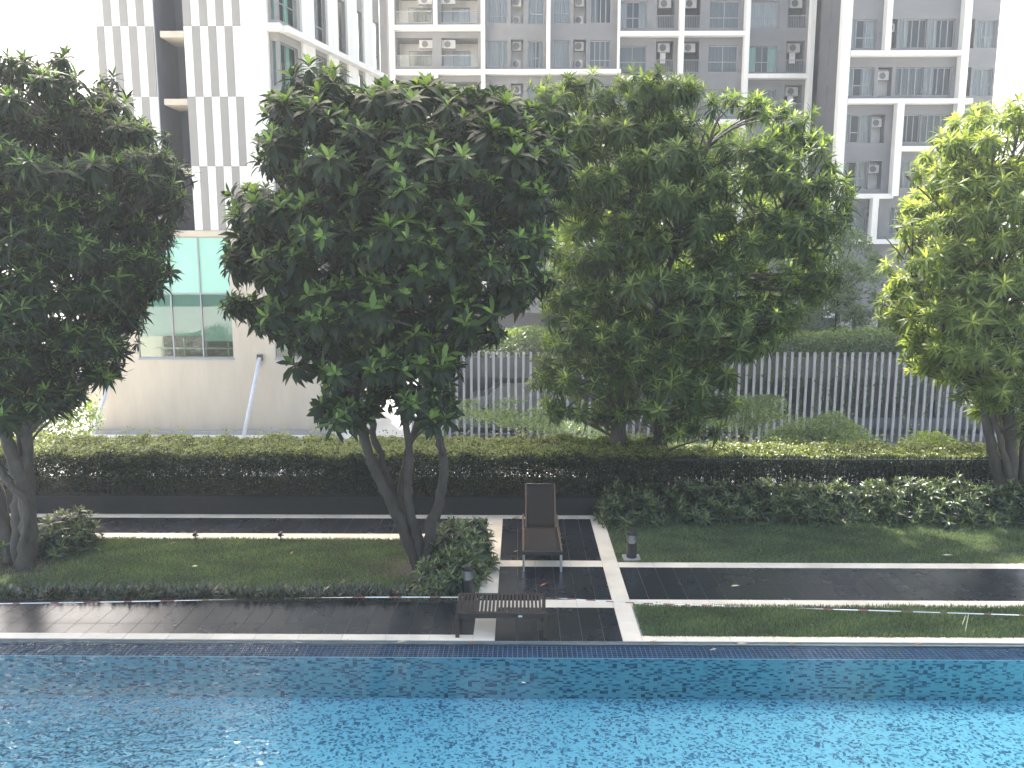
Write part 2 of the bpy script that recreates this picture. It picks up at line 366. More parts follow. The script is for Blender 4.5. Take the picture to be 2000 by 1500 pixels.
# ------------------------------------------------------------------ foliage kit
def leaf_tpl(L, W, curve, fold=.25, lan=False):
    ts = [0, .32, .66, 1]; ws = [0, .8, .95, 0] if not lan else [0, .95, .75, 0]
    V = []
    for i, t in enumerate(ts):
        x = L*t*(1-.18*curve*t); z = -L*curve*.55*t*t
        if ws[i] == 0: V.append((x, 0, z))
        else:
            hw = W/2*ws[i]; V += [(x, -hw, z+hw*fold), (x, 0, z), (x, hw, z+hw*fold)]
    F = [(0, 1, 2), (0, 2, 3), (1, 4, 2), (4, 5, 2), (2, 5, 6), (2, 6, 3), (4, 7, 5), (5, 7, 6)]
    return np.array(V), np.array(F)
def rosette(n, L, W, seed, lan=False, e0=70, e1=-35, spread=.09):
    r = np.random.default_rng(seed); V = []; F = []; T = []
    for i in range(n):
        k = i/(n-1); lv, lf = leaf_tpl(L*r.uniform(.75, 1.1)*(.62+.5*min(1, k*2.2)), W*r.uniform(.85, 1.15)*(.7+.3*min(1, k*2.5)), r.uniform(.2, .95)+.4*k, r.uniform(.1, .45), lan)
        el = R(e0+(e1-e0)*k+r.uniform(-9, 9)); az = i*2.399+r.uniform(-.25, .25); roll = r.uniform(-.35, .35)
        cr, sr = math.cos(roll), math.sin(roll); lv = lv @ np.array([[1, 0, 0], [0, cr, sr], [0, -sr, cr]])
        ce, se = math.cos(el), math.sin(el); lv = lv @ np.array([[ce, 0, se], [0, 1, 0], [-se, 0, ce]])
        ca, sa = math.cos(az), math.sin(az); lv = lv @ np.array([[ca, sa, 0], [-sa, ca, 0], [0, 0, 1]])
        lv = lv+np.array([0, 0, spread*(1-k)])
        F.append(lf+len(V)*8); V.append(lv); T.append(np.full(8, np.clip(.9-.85*k**.55+r.uniform(-.08, .08), 0, 1)))
    return np.concatenate(V), np.concatenate(F), np.concatenate(T)
def basis(ax, spin):
    ax = ax/np.linalg.norm(ax, axis=1, keepdims=True)
    ref = np.where(np.abs(ax[:, 2:3]) < .95, np.array([[0, 0, 1.]]), np.array([[1., 0, 0]]))
    u = np.cross(ref, ax); u /= np.linalg.norm(u, axis=1, keepdims=True); v = np.cross(ax, u)
    c, s = np.cos(spin)[:, None], np.sin(spin)[:, None]
    return np.stack([u*c+v*s, -u*s+v*c, ax], 1)      # rows are local axes
def inpoly(x, y, poly):
    c = np.zeros(len(x), bool); n = len(poly)
    for i in range(n):
        x1, y1 = poly[i]; x2, y2 = poly[(i+1) % n]
        c ^= ((y1 > y) != (y2 > y)) & (x < (x2-x1)*(y-y1)/((y2-y1) or 1e-9)+x1)
    return c
def edgedist(x, y, poly):
    d = np.full(len(x), 1e9); n = len(poly)
    for i in range(n):
        a = np.array(poly[i]); b = np.array(poly[(i+1) % n]); ab = b-a
        t = np.clip(((x-a[0])*ab[0]+(y-a[1])*ab[1])/(ab@ab), 0, 1)
        d = np.minimum(d, np.hypot(x-a[0]-t*ab[0], y-a[1]-t*ab[1]))
    return d
def px_of(q, D0):                          # where points at (x, y - D0, z) show in the picture
    c, s = math.cos(YAW), math.sin(YAW); Y = q[:, 1]+D0; xr = q[:, 0]*c+Y*s; yr = -q[:, 0]*s+Y*c; zz = q[:, 2]-H
    cp, sp = math.cos(PITCH), math.sin(PITCH); dpt = yr*cp-zz*sp; up = yr*sp+zz*cp
    return 1000+FPX*xr/dpt, 750-FPX*up/dpt
def smooth_path(pts, n):
    pts = [Vector(p) for p in pts]; out = []
    for i in range(len(pts)-1):
        p0, p1, p2, p3 = pts[max(i-1, 0)], pts[i], pts[i+1], pts[min(i+2, len(pts)-1)]
        for j in range(n):
            t = j/n; out.append(.5*((2*p1)+(p2-p0)*t+(2*p0-5*p1+4*p2-p3)*t*t+(3*p1-p0-3*p2+p3)*t**3))
    out.append(pts[-1]); return out
ROS = [rosette(20+i, .34-.012*i, .090, 10+i, e1=-50) for i in range(5)]
ROS += [rosette(9, .33, .085, 90, e0=55, e1=-20), rosette(11, .25, .075, 91, e0=75, e1=0)]
ROSN = [rosette(23+i, .31-.012*i, .052, 20+i, lan=True, e1=-48) for i in range(5)]
ROSN += [rosette(10, .30, .05, 92, lan=True, e0=55, e1=-20), rosette(13, .23, .045, 93, lan=True, e0=75, e1=0)]
def big_tree(label, poly, D0, base, stems, nros, thick, ros, lm, bark, seed, scale=1., holes=(), group='broad-leaved trees along the garden', voidk=.0, up=.8):
    r = np.random.default_rng(seed)
    root = thing('garden_tree', base, label, 'tree', group)
    bx, by, bz = base
    wp = [tuple((P(x, y, D0).x, P(x, y, D0).z)) for x, y in poly]
    A = np.array(wp); lo, hi = A.min(0), A.max(0)
    # clump centres, poisson-like, then rosettes over each clump
    cx = r.uniform(lo[0], hi[0], 6000); cz = r.uniform(lo[1], hi[1], 6000)
    ok = inpoly(cx, cz, wp); cx, cz = cx[ok], cz[ok]; ed = edgedist(cx, cz, wp)
    R0 = ed.max()
    hy = thick*np.sqrt(np.clip(1-(1-np.clip(ed/(R0*.9), 0, 1))**2, .02, 1))
    cy = r.uniform(-1, 1, len(cx)); cy = np.sign(cy)*np.abs(cy)**.55*hy
    keep = []; sp = .50*scale
    for i in range(len(cx)):
        p = np.array((cx[i], cy[i], cz[i]))
        if ed[i] < .12: continue
        if all(np.sum((p-q)**2) > sp*sp for q in keep): keep.append(p)
        if len(keep) > 260: break
    cl = np.array(keep)
    k = r.integers(0, len(cl), nros*5)
    dv = r.normal(0, 1, (len(k), 3)); dv /= np.linalg.norm(dv, axis=1, keepdims=True)
    dv[:, 2] = np.abs(dv[:, 2])*.75-.22
    rad = r.uniform(.18, .5, len(k))[:, None]*scale
    q = cl[k]+dv*rad*np.array([[1, 1, .85]])
    ok = inpoly(q[:, 0], q[:, 2], wp) & (edgedist(q[:, 0], q[:, 2], wp) > r.uniform(.04, .2, len(q))*scale)
    ix, iy = px_of(q, D0); ok &= inpoly(ix, iy, poly) & (edgedist(ix, iy, poly) > r.uniform(4, 26, len(q)))
    for hx, hz, hr in [(P(a, b, D0).x, P(a, b, D0).z, c/FPX*D0) for a, b, c in holes]:
        ok &= np.hypot(q[:, 0]-hx, q[:, 2]-hz) > hr*r.uniform(.75, 1.1, len(q))
    q, k = q[ok][:nros], k[ok][:nros]; n = len(q)
    ctr = A.mean(0); out = np.stack([q[:, 0]-ctr[0], q[:, 1]*1.3, q[:, 2]-ctr[1]], 1)
    out /= np.maximum(.6, np.linalg.norm(out, axis=1, keepdims=True))
    ax = out*.55+(q-cl[k])*.9+np.array([[0, -.12, up]])+r.normal(0, .22, (n, 3))
    B = basis(ax, r.uniform(0, 6.28, n)); s = r.uniform(.62, 1.2, n)*scale
    w_ = np.stack([q[:, 0], q[:, 1]+D0, q[:, 2]], 1)
    # the 300 nearest in view stay single parts
    pxx = (w_[:, 0]/w_[:, 1])*FPX+1016
    score = w_[:, 1]+np.where((pxx < -20) | (pxx > 2020), 100, 0); order = np.argsort(score)
    near = set(order[:300].tolist())
    meshes = [npmesh('leaf_cluster', v, f, lm, t) for v, f, t in ros]
    crown = None; Vs = []; Fs = []; Ts = []; off = 0
    var = r.integers(0, len(ros), n); tj = r.normal(0, .13, n)
    for vi in range(len(ros)):
        idx = np.array([i for i in range(n) if var[i] == vi and i not in near])
        if not len(idx): continue
        v, f, t = ros[vi]
        W = np.einsum('ij,njk->nik', v, B[idx])*s[idx][:, None, None]+w_[idx][:, None, :]-np.array([[base]])
        Fs.append((f[None]+off+(np.arange(len(idx))*len(v))[:, None, None]).reshape(-1, 3)); off += len(v)*len(idx)
        Vs.append(W.reshape(-1, 3)); Ts.append(np.clip(t[None]+tj[idx][:, None], 0, 1).ravel())
    crown = link('crown', npmesh('crown', np.concatenate(Vs), np.concatenate(Fs), lm, np.concatenate(Ts)), root); tag(crown, kind='stuff')
    for i in near:
        m4 = Matrix([[*B[i][:, 0]], [*B[i][:, 1]], [*B[i][:, 2]]]) if False else Matrix(B[i].T.tolist())
        link('leaf_cluster', meshes[var[i]], root, Vector(w_[i])-Vector(base), m4.to_euler(), (s[i],)*3)
    # wood
    paths = []; m = MB()
    for st in stems:
        pts = [Vector(p) for p in st[0]]; r0, r1 = st[1], st[2]
        sp_ = smooth_path(pts, 6); kk = len(sp_)
        sp_ = [p+Vector(r.normal(0, .012, 3)) for p in sp_]
        rr = [r0+(r1-r0)*(i/(kk-1))**.8*1.0 for i in range(kk)]
        rr = [a*(1+.09*math.sin(i*2.1+len(paths)*1.7)) for i, a in enumerate(rr)]
        m.tube([p-Vector(base) for p in sp_], rr, 10); paths.append(sp_)
    m.build('trunk', bark, root, smooth=True)
    allp = [(p, pi) for pi, pp in enumerate(paths) for p in pp[len(pp)//3:]]
    m = MB(); cw = [Vector((c[0], c[1]+D0, c[2])) for c in cl]
    nodes_ = []
    for c in cw:
        best = min(allp, key=lambda a: (a[0]-c).length+max(0, a[0].z-c.z+.5)*2.5)
        a = best[0]; mid = a.lerp(c, .5)+Vector((r.normal(0, .10), r.normal(0, .1), .14*(c-a).length*.6)); ln = (c-a).length
        pth = smooth_path([a, a.lerp(mid, .5)+Vector((0, 0, .05)), mid, c], 3)
        rb = .012+.011*ln
        m.tube([p-Vector(base) for p in pth], [rb*(1-.8*i/(len(pth)-1))+.005 for i in range(len(pth))], 5, cap=False); nodes_.append(pth)
    for i in range(n):
        a = nodes_[k[i]][-1 if i % 2 else -3]; b = Vector(w_[i]); mid = a.lerp(b, .55)+Vector((0, 0, -.05))
        m.tube([a-Vector(base), mid-Vector(base), b-Vector(base)], [.010, .008, .006], 3, cap=False)
    tag(m.build('branches', bark, root, smooth=True), kind='stuff')
    return root
def PS(D, *pts):                           # sight-line points (px, py, extra depth) to 3-D
    return [P(p[0], p[1], D+(p[2] if len(p) > 2 else 0)) for p in pts]

# tree beside the leafy shrub, left of the centre path
b2 = G(822, 1112); D2 = b2.y
st2 = [(PS(D2, (822, 1116), (800, 1062), (768, 990), (733, 915), (702, 830), (676, 735), (640, 640), (600, 540, -.4)), .135, .04),
       (PS(D2, (826, 1112, .05), (802, 1040, .1), (776, 985, .25), (745, 900, .3), (728, 830, .3), (722, 750, .3), (716, 620, .4), (690, 430, .5)), .09, .035),
       (PS(D2, (824, 1110, -.03), (818, 1060, -.03), (805, 1010, 0), (797, 950, 0), (800, 890, 0), (790, 800, .1), (792, 680, .2), (800, 480, .3), (780, 300, .3)), .10, .035),
       (PS(D2, (826, 1116, -.02), (840, 1060, -.05), (845, 1015, -.06), (862, 970, -.1), (866, 905, -.1), (855, 845, -.1), (835, 760, -.1), (850, 640, -.2), (900, 480, -.4), (960, 330, -.4)), .115, .035),
       (PS(D2, (822, 1112, .1), (812, 1040, .2), (783, 985, .3), (792, 900, .5), (830, 780, .6), (900, 600, .7), (1000, 430, .6)), .07, .03)]
p2 = [(500, 260), (508, 195), (555, 145), (625, 122), (700, 146), (800, 150), (905, 150), (1000, 178), (1080, 212), (1142, 285), (1140, 370), (1085, 470), (1080, 570), (1030, 625), (975, 668), (925, 705), (905, 770), (880, 860), (830, 850), (770, 800), (735, 850), (690, 850), (640, 842), (597, 800), (640, 755), (600, 735), (555, 735), (560, 690), (500, 660), (432, 612), (452, 560), (418, 500), (455, 450), (422, 430), (440, 372), (490, 350)]
big_tree('multi-stemmed broad-leaved tree rising beside the leafy shrub left of the sun lounger', p2, D2, tuple(b2), st2, 1900, 1.65, ROS, M['leaf'], M['bark'], 3,
         holes=[(600, 395, 14), (590, 345, 16), (770, 390, 14), (520, 720, 40)])
# left-edge tree
b1 = G(45, 1108); D1 = b1.y
st1 = [(PS(D1, (50, 1112), (55, 1040), (48, 960), (20, 880), (10, 800), (0, 650), (-40, 450)), .16, .06),
       (PS(D1, (42, 1110, .05), (35, 1020, .05), (38, 960, .1), (52, 900, .1), (55, 800, .1), (75, 650, .1), (110, 450, .2), (170, 300, .2)), .13, .045),
       (PS(D1, (20, 1100, .15), (5, 1000, .2), (-15, 900, .3), (-20, 750, .3), (-90, 500, .4)), .12, .05),
       (PS(D1, (48, 1060, -.1), (50, 985, -.15), (20, 945, -.2), (-10, 900, -.2), (-40, 800, -.2)), .07, .05),
       (PS(D1, (48, 1050, .1), (62, 950, .25), (40, 860, .3), (60, 740, .4), (180, 560, .5), (260, 420, .5)), .09, .03)]
p1 = [(-160, 140), (-60, 95), (50, 104), (150, 102), (212, 135), (262, 195), (330, 265), (378, 330), (372, 402), (345, 470), (338, 560), (300, 600), (302, 650), (262, 705), (222, 762), (170, 800), (110, 815), (70, 850), (20, 860), (-60, 850), (-160, 780), (-260, 600), (-270, 300)]
big_tree('dense dark tree cut off by the left edge of the picture', p1, D1, tuple(b1), st1, 2500, 2.0, ROSN, M['leaf'], M['bark_pale'], 5, holes=[(60, 720, 26), (110, 640, 16), (205, 500, 14)])
# tree right of the lounger
b3 = Vector((3.05, 17.0, 0)); D3 = 17.0
st3 = [(PS(D3, (1240, 985), (1222, 930), (1206, 870), (1200, 780), (1192, 640), (1170, 480), (1140, 300, -.3)), .17, .05),
       (PS(D3, (1240, 985, .1), (1232, 920, .1), (1214, 840, .1), (1212, 700, .1), (1216, 560, .1), (1230, 420), (1260, 260)), .12, .045),
       (PS(D3, (1285, 985, .0), (1290, 930, 0), (1296, 880, 0), (1278, 800, 0), (1276, 690, 0), (1290, 580), (1330, 440), (1380, 290)), .15, .05),
       (PS(D3, (1262, 975, -.1), (1262, 930, -.15), (1274, 905, -.15), (1285, 870, -.1), (1268, 790, -.1), (1250, 700)), .075, .06),
       (PS(D3, (1262, 935, -.15), (1240, 915, -.15), (1222, 900, -.1), (1205, 850)), .06, .05),
       (PS(D3, (1278, 690, .1), (1330, 600, .2), (1400, 520, .2), (1470, 450, .3), (1560, 395, .3)), .085, .03),
       (PS(D3, (1400, 520, .2), (1470, 500, .1), (1560, 500, 0), (1610, 470)), .045, .02)]
p3 = [(1000, 215), (1025, 165), (1100, 142), (1180, 150), (1280, 128), (1370, 160), (1440, 172), (1520, 190), (1590, 220), (1640, 270), (1655, 320), (1690, 390), (1672, 440), (1640, 460), (1650, 540), (1620, 600), (1560, 650), (1500, 700), (1450, 735), (1440, 800), (1410, 865), (1350, 850), (1310, 880), (1255, 850), (1190, 865), (1110, 840), (1040, 815), (1000, 765), (1050, 690), (1040, 600), (1060, 500), (1050, 400)]
big_tree('wide spreading tree with forked pale trunks just right of the sun lounger', p3, D3, tuple(b3), st3, 2200, 1.8, ROSN, M['leaf3'], M['bark_pale'], 9, scale=1.15,
         holes=[(1400, 262, 50), (1310, 330, 22), (1110, 440, 20), (1395, 450, 22), (1330, 500, 22), (1120, 330, 14), (1480, 520, 26), (1250, 500, 20), (1560, 500, 24), (1235, 860, 62), (1215, 780, 26), (1285, 760, 22)], up=.9)
# right-edge tree
b4 = Vector((9.75, 16.6, 0)); D4 = 16.6
st4 = [(PS(D4, (1965, 1000), (1948, 920), (1930, 840), (1915, 740), (1900, 620), (1870, 480)), .13, .05),
       (PS(D4, (1970, 1000, .1), (1975, 900, .1), (1968, 780, .1), (1955, 600, .1), (1940, 400, .1)), .17, .07),
       (PS(D4, (2000, 1000, .1), (2005, 850, .1), (2020, 650, .1), (2060, 450, .1)), .15, .06),
       (PS(D4, (1975, 980, -.1), (1960, 880, -.15), (1925, 780, -.15), (1850, 660, -.2), (1790, 560, -.2)), .08, .03)]
p4 = [(1745, 420), (1772, 320), (1815, 260), (1850, 215), (1940, 180), (2050, 190), (2200, 300), (2260, 560), (2150, 800), (2010, 870), (1930, 830), (1860, 770), (1800, 745), (1745, 720), (1760, 670), (1690, 625), (1680, 600), (1745, 560), (1700, 530), (1750, 490), (1728, 450)]
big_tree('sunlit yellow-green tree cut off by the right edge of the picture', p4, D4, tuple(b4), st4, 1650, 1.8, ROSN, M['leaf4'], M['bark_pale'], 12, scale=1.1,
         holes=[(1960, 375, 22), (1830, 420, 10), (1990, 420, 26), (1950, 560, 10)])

# ------------------------------------------------------------------ small-leaf masses
def cards(name, pts, nrm_bias, size, mat, tint, parent=None, aspect=.5, stuff=True):
    n = len(pts); r = rng
    d = r.normal(0, 1, (n, 3))*.6+nrm_bias; B = basis(d, r.uniform(0, 6.28, n)); s = (size*r.uniform(.6, 1.3, n))[:, None]
    u, v, a = B[:, 0]*s, B[:, 1]*s*aspect, B[:, 2]*s*.12
    V = np.stack([pts-u*.5, pts+v*.5+a, pts+u*.5, pts-v*.5+a], 1).reshape(-1, 3)
    i = np.arange(n)[:, None]*4
    F = np.concatenate([i+np.array([[0, 3, 1]]), i+np.array([[3, 2, 1]])])
    o = link(name, npmesh(name, V, F, mat, np.repeat(tint, 4)), parent)
    if stuff: tag(o, kind='stuff')
    return o
def vnoise(x, y, s=1.0, ph=0):
    return (np.sin(x*1.7*s+ph)+np.sin(x*3.9*s+y*2.1*s+ph*2)*.6+np.sin(x*8.3*s-y*3.1+ph*3)*.35+np.sin(y*5.3*s+ph))/2.95
def hedge(label, x0, x1, y0, y1, z0, z1, n, thin, seed, ph=0):
    root = thing('hedge', ((x0+x1)/2, (y0+y1)/2, 0), label, 'hedge'); off = np.array(root.location)
    x = rng.uniform(x0, x1, n*3); y = y0+(y1-y0)*rng.random(n*3)**1.0; t = rng.random(n*3)
    top = z1+.07*vnoise(x, y, 1.3, ph)+.09*vnoise(x*2.7, y, 1.3, ph+2)
    z = z0+(top-z0)*t**.75
    # shell bias: keep near the top or the front or the back
    df = np.minimum(y-y0, y1-y)+.10*vnoise(x, z*3, 1.5, ph+1); dt = top-z
    p = np.maximum(.07, np.exp(-np.minimum(np.abs(df)/.28, dt/.16)))
    low = np.clip((z-z0)/(z1-z0)*1.6-.25+.55*vnoise(x*.8+z, z, 1.0, ph+5), 0, 1)
    gap = np.clip(.45+1.0*vnoise(x*.55, z*.8, 1.0, ph+2)+.55*vnoise(x*5.5, z*.5, 1.0, ph+4), .03, 1)
    p *= np.where(low < 1, (1-thin)+thin*np.maximum(low, gap*.45), 1)
    ok = rng.random(n*3) < p; x, y, z, top = x[ok], y[ok], z[ok], top[ok]; m = len(x)
    y = y+rng.normal(0, .03, m); z = z+np.where(rng.random(m) < .10, rng.uniform(0, .2, m), 0)*(top-z < .1)*(vnoise(x*4, y*4, 1.6, 1) > .1)
    tint = np.clip(.28+.62*np.exp(-(top-z).clip(0)/.10)+rng.normal(0, .16, m), 0, 1)  # paler new growth near the top, with the light on the hedge top painted in
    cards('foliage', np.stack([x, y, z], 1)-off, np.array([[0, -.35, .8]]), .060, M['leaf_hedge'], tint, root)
    b = MB(); rr = random.Random(seed); xx = x0
    while xx < x1:
        yb = rr.uniform(y0+.25, y1-.25); p0 = Vector((xx, yb, 0)); 
        for kx in range(2):
            b.tube([p0-Vector(off), p0+Vector((rr.uniform(-.08, .08), rr.uniform(-.1, .1), (z0+z1)/2))-Vector(off), p0+Vector((rr.uniform(-.18, .18), rr.uniform(-.15, .15), z1-.05))-Vector(off)], [.014, .011, .005], 4, cap=False)
        xx += rr.uniform(.07, .16)
    tag(b.build('stems', M['bark'], root), kind='stuff')
    return root
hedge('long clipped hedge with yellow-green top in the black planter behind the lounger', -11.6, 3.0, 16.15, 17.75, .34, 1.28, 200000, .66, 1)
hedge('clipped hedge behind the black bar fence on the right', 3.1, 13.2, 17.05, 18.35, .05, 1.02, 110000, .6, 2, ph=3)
pl = MB().box(-12.5, 3.15, 16.03, 16.17, -.0, .37).build('planter_wall', M['granite']); tag(pl, 'low black planter wall along the foot of the left hedge', 'planter wall')
tag(MB().box(-12.5, 3.15, 16.18, 17.9, -.0, .30).build('planter_soil', M['soil']), kind='structure')
# bright shoots on the right hedge
fence = thing('bar_fence', (3.2, 16.92, 0), 'black vertical bar fence in front of the right hedge', 'fence')
MB().box(0, 9.6, -.02, .02, .93, .965).build('rail', M['black_metal'], fence); MB().box(0, 9.6, -.02, .02, .10, .135).build('rail', M['black_metal'], fence)
bm_ = MB().box(-.009, .009, -.009, .009, .005, 1.03).mesh('bar', M['black_metal'])
for i in range(87): link('bar', bm_, fence, (.05+i*.11, 0, 0))

def shrub(label, c, rx, ry, h, n, group=None, ros=None, scale=.78, seed=0, name='shrub', lm=None):
    r = np.random.default_rng(seed); root = thing(name, (c[0], c[1], 0), label, 'shrub', group)
    ros = ros or SROS; lm = lm or M['leaf_shrub']
    d = r.normal(0, 1, (n, 3)); d[:, 2] = np.abs(d[:, 2])*.9; d /= np.linalg.norm(d, axis=1, keepdims=True)
    rad = r.uniform(.55, 1.0, n)**.6*(1+.13*np.sin(d[:, 0]*7+seed)*np.cos(d[:, 1]*5+seed*2))
    q = d*np.array([[rx, ry, h]])*rad[:, None]; q[:, 2] = np.maximum(q[:, 2], .06)
    B = basis(d*.8+np.array([[0, -.1, .6]])+r.normal(0, .2, (n, 3)), r.uniform(0, 6.28, n)); s = scale*r.uniform(.7, 1.2, n)
    var = r.integers(0, len(ros), n); order = np.argsort(q[:, 1]); near = set(order[:min(n, 40)].tolist())
    Vs = []; Fs = []; Ts = []; off = 0
    for vi, (v, f, t) in enumerate(ros):
        idx = np.array([i for i in range(n) if var[i] == vi and i not in near])
        if not len(idx): continue
        W = np.einsum('ij,njk->nik', v, B[idx])*s[idx][:, None, None]+q[idx][:, None, :]
        Fs.append((f[None]+off+(np.arange(len(idx))*len(v))[:, None, None]).reshape(-1, 3)); off += len(v)*len(idx)
        Vs.append(W.reshape(-1, 3)); Ts.append(np.clip(np.tile(t, len(idx)), 0, 1))
    if Vs: tag(link('foliage', npmesh('foliage', np.concatenate(Vs), np.concatenate(Fs), lm, np.concatenate(Ts)), root), kind='stuff')
    for i in near:
        link('leaf_cluster', SMESH[var[i]], root, q[i], Matrix(B[i].T.tolist()).to_euler(), (s[i],)*3)
    m = MB()
    for i in range(0, n, 4): m.tube([(q[i][0]*.15, q[i][1]*.15, 0), tuple(q[i]*.6), tuple(q[i])], [.01, .007, .004], 3, cap=False)
    tag(m.build('stems', M['bark'], root), kind='stuff'); return root
SROS = [rosette(13, .26, .062, 40+i, lan=True, e0=78, e1=-12, spread=.12) for i in range(4)]
SMESH = [npmesh('leaf_cluster', v, f, M['leaf_shrub'], t) for v, f, t in SROS]
shrub('large leafy shrub at the back of the clump beside the tree foot', (-1.02, 13.35, 0), .58, .75, .68, 150, seed=1)
shrub('lower leafy shrub around the left bollard light', (-1.12, 12.35, 0), .50, .52, .50, 90, seed=2)
for i in range(15):
    x = 2.1+i*.72+random.uniform(-.1, .1)
    shrub('leafy shrub overhanging the path corner, first from the left in the row' if i == 0 else 'leafy shrub just behind the bollard light on the right lawn' if i == 1 else 'dark leafy shrub in the long row before the bar fence', (x, 16.0+random.uniform(-.1, .15)-(.25 if i == 0 else 0), 0), .55, .66, .68+random.uniform(-.08, .12), 70, 'shrubs in the row before the bar fence', seed=10+i)
shrub('leafy shrub right behind the trunk of the left-edge tree', (-8.15, 14.0, 0), .5, .55, .75, 95, seed=31)
shrub('leafy shrub at the left edge of the picture beside the trunk', (-9.1, 13.6, 0), .55, .5, .7, 80, seed=32)

# spiky ground cover along the front edge of the left lawn
def spikes(x0, x1, y0, y1, n, label):
    V = []; F = []; Tt = []
    for i in range(n):
        cx = rng.uniform(x0, x1); cy = rng.uniform(y0, y1); k = int(rng.integers(5, 9))
        for j in range(k):
            a = rng.uniform(0, 6.28); l = rng.uniform(.13, .26); e = rng.uniform(.4, 1.25); wd = rng.uniform(.012, .022)
            d = np.array([math.cos(a)*math.cos(e), math.sin(a)*math.cos(e), math.sin(e)]); s = np.array([-math.sin(a), math.cos(a), 0])*wd
            b = np.array([cx, cy, .005]); nn = len(V)
            V += [b, b+d*l*.45+s, b+d*l*.45-s, b+d*l+np.array([0, 0, -.03])]; F += [(nn, nn+2, nn+1), (nn+1, nn+2, nn+3)]; t = rng.uniform(.1, .9); Tt += [t]*4
    tag(link('border_plants', npmesh('border_plants', V, F, M['spiky'], Tt)), label, 'ground cover', kind='stuff')
spikes(-9.6, -1.7, 11.80, 12.12, 480, 'spiky low plants edging the left lawn along the front path')

def fine_tree(name, label, poly, D0, base, n, thick, size, mat, seed, group=None, tint=.5, tr=.10, cat='tree', top_bias=.3, layers=None):
    r = np.random.default_rng(seed); root = thing(name, base, label, cat, group)
    wp = [tuple((P(x, y, D0).x, P(x, y, D0).z)) for x, y in poly]; A = np.array(wp); lo, hi = A.min(0), A.max(0)
    cx = r.uniform(lo[0], hi[0], 4000); cz = r.uniform(lo[1], hi[1], 4000); ok = inpoly(cx, cz, wp); cx, cz = cx[ok], cz[ok]
    ed = edgedist(cx, cz, wp); hy = thick*np.sqrt(np.clip(ed/ed.max(), .05, 1)); cy = r.uniform(-1, 1, len(cx))*hy
    m = min(len(cx), 34 if layers else 150); k = r.integers(0, m, n); cr = r.uniform(.35, .75, m)*(1.25 if layers else min(1, ed.max()))
    dv = r.normal(0, 1, (n, 3)); dv /= np.linalg.norm(dv, axis=1, keepdims=True); dv *= (r.random(n)**.45*cr[k])[:, None]
    dv[:, 2] *= .14 if layers else .8
    if layers: dv[:, 2] -= .22*(dv[:, 0]**2+dv[:, 1]**2)
    q = np.stack([cx[k], cy[k], cz[k]], 1)+dv; ok = inpoly(q[:, 0], q[:, 2], wp) | (r.random(n) < (.5 if layers else .06)); q, dv, k = q[ok], dv[ok], k[ok]
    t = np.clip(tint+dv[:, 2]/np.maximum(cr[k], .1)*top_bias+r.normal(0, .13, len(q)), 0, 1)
    W = q+np.array([[0, D0, 0]])-np.array([base])
    cards('crown', W, np.array([[0, -.1, .7]]), size, mat, t, root, aspect=.42)
    mb = MB(); c = A.mean(0); apex = Vector((c[0], D0, lo[1]+(hi[1]-lo[1])*.45))-Vector(base)
    mb.tube(smooth_path([Vector((0, 0, 0)), apex*.5+Vector((.1, 0, 0)), apex], 4), [tr, tr*.95, tr*.9, tr*.8, tr*.75, tr*.7, tr*.6, tr*.5, tr*.4], 8)
    mb.build('trunk', M['bark'], root, smooth=True)
    mb = MB()
    for i in range(0, m, 2):
        e = Vector((cx[i], D0+cy[i], cz[i]))-Vector(base); s_ = apex*random.uniform(.55, 1)
        mb.tube([s_, s_.lerp(e, .5)+Vector((0, 0, .1)), e], [tr*.25, tr*.16, tr*.06], 4, cap=False)
    tag(mb.build('branches', M['bark'], root), kind='stuff')
    return root
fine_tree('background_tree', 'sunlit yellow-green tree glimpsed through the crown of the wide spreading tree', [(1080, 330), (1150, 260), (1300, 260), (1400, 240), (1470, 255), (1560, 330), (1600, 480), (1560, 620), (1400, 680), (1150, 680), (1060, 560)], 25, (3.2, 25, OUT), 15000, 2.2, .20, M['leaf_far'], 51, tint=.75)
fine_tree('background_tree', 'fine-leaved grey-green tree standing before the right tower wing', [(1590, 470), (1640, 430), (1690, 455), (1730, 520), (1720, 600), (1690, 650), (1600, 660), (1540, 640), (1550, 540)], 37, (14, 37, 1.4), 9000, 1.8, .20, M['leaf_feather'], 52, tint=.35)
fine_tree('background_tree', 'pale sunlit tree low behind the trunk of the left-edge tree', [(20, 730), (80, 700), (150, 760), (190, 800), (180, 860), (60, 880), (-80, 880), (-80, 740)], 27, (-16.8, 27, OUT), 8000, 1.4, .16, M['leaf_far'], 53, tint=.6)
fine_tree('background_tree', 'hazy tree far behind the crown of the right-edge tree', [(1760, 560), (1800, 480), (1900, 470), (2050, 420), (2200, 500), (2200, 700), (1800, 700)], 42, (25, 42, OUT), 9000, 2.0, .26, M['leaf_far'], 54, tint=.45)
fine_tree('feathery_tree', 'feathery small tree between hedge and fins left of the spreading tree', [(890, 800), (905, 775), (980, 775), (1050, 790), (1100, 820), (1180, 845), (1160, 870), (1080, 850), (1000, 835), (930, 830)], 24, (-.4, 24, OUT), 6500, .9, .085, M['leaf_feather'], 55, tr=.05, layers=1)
fine_tree('feathery_tree', 'feathery flat-topped small tree before the fins right of the spreading tree', [(1380, 800), (1440, 772), (1500, 770), (1545, 790), (1530, 812), (1470, 825), (1480, 850), (1400, 850), (1360, 830)], 24, (6.3, 24, OUT), 7500, .9, .085, M['leaf_feather'], 56, tr=.05, layers=1)
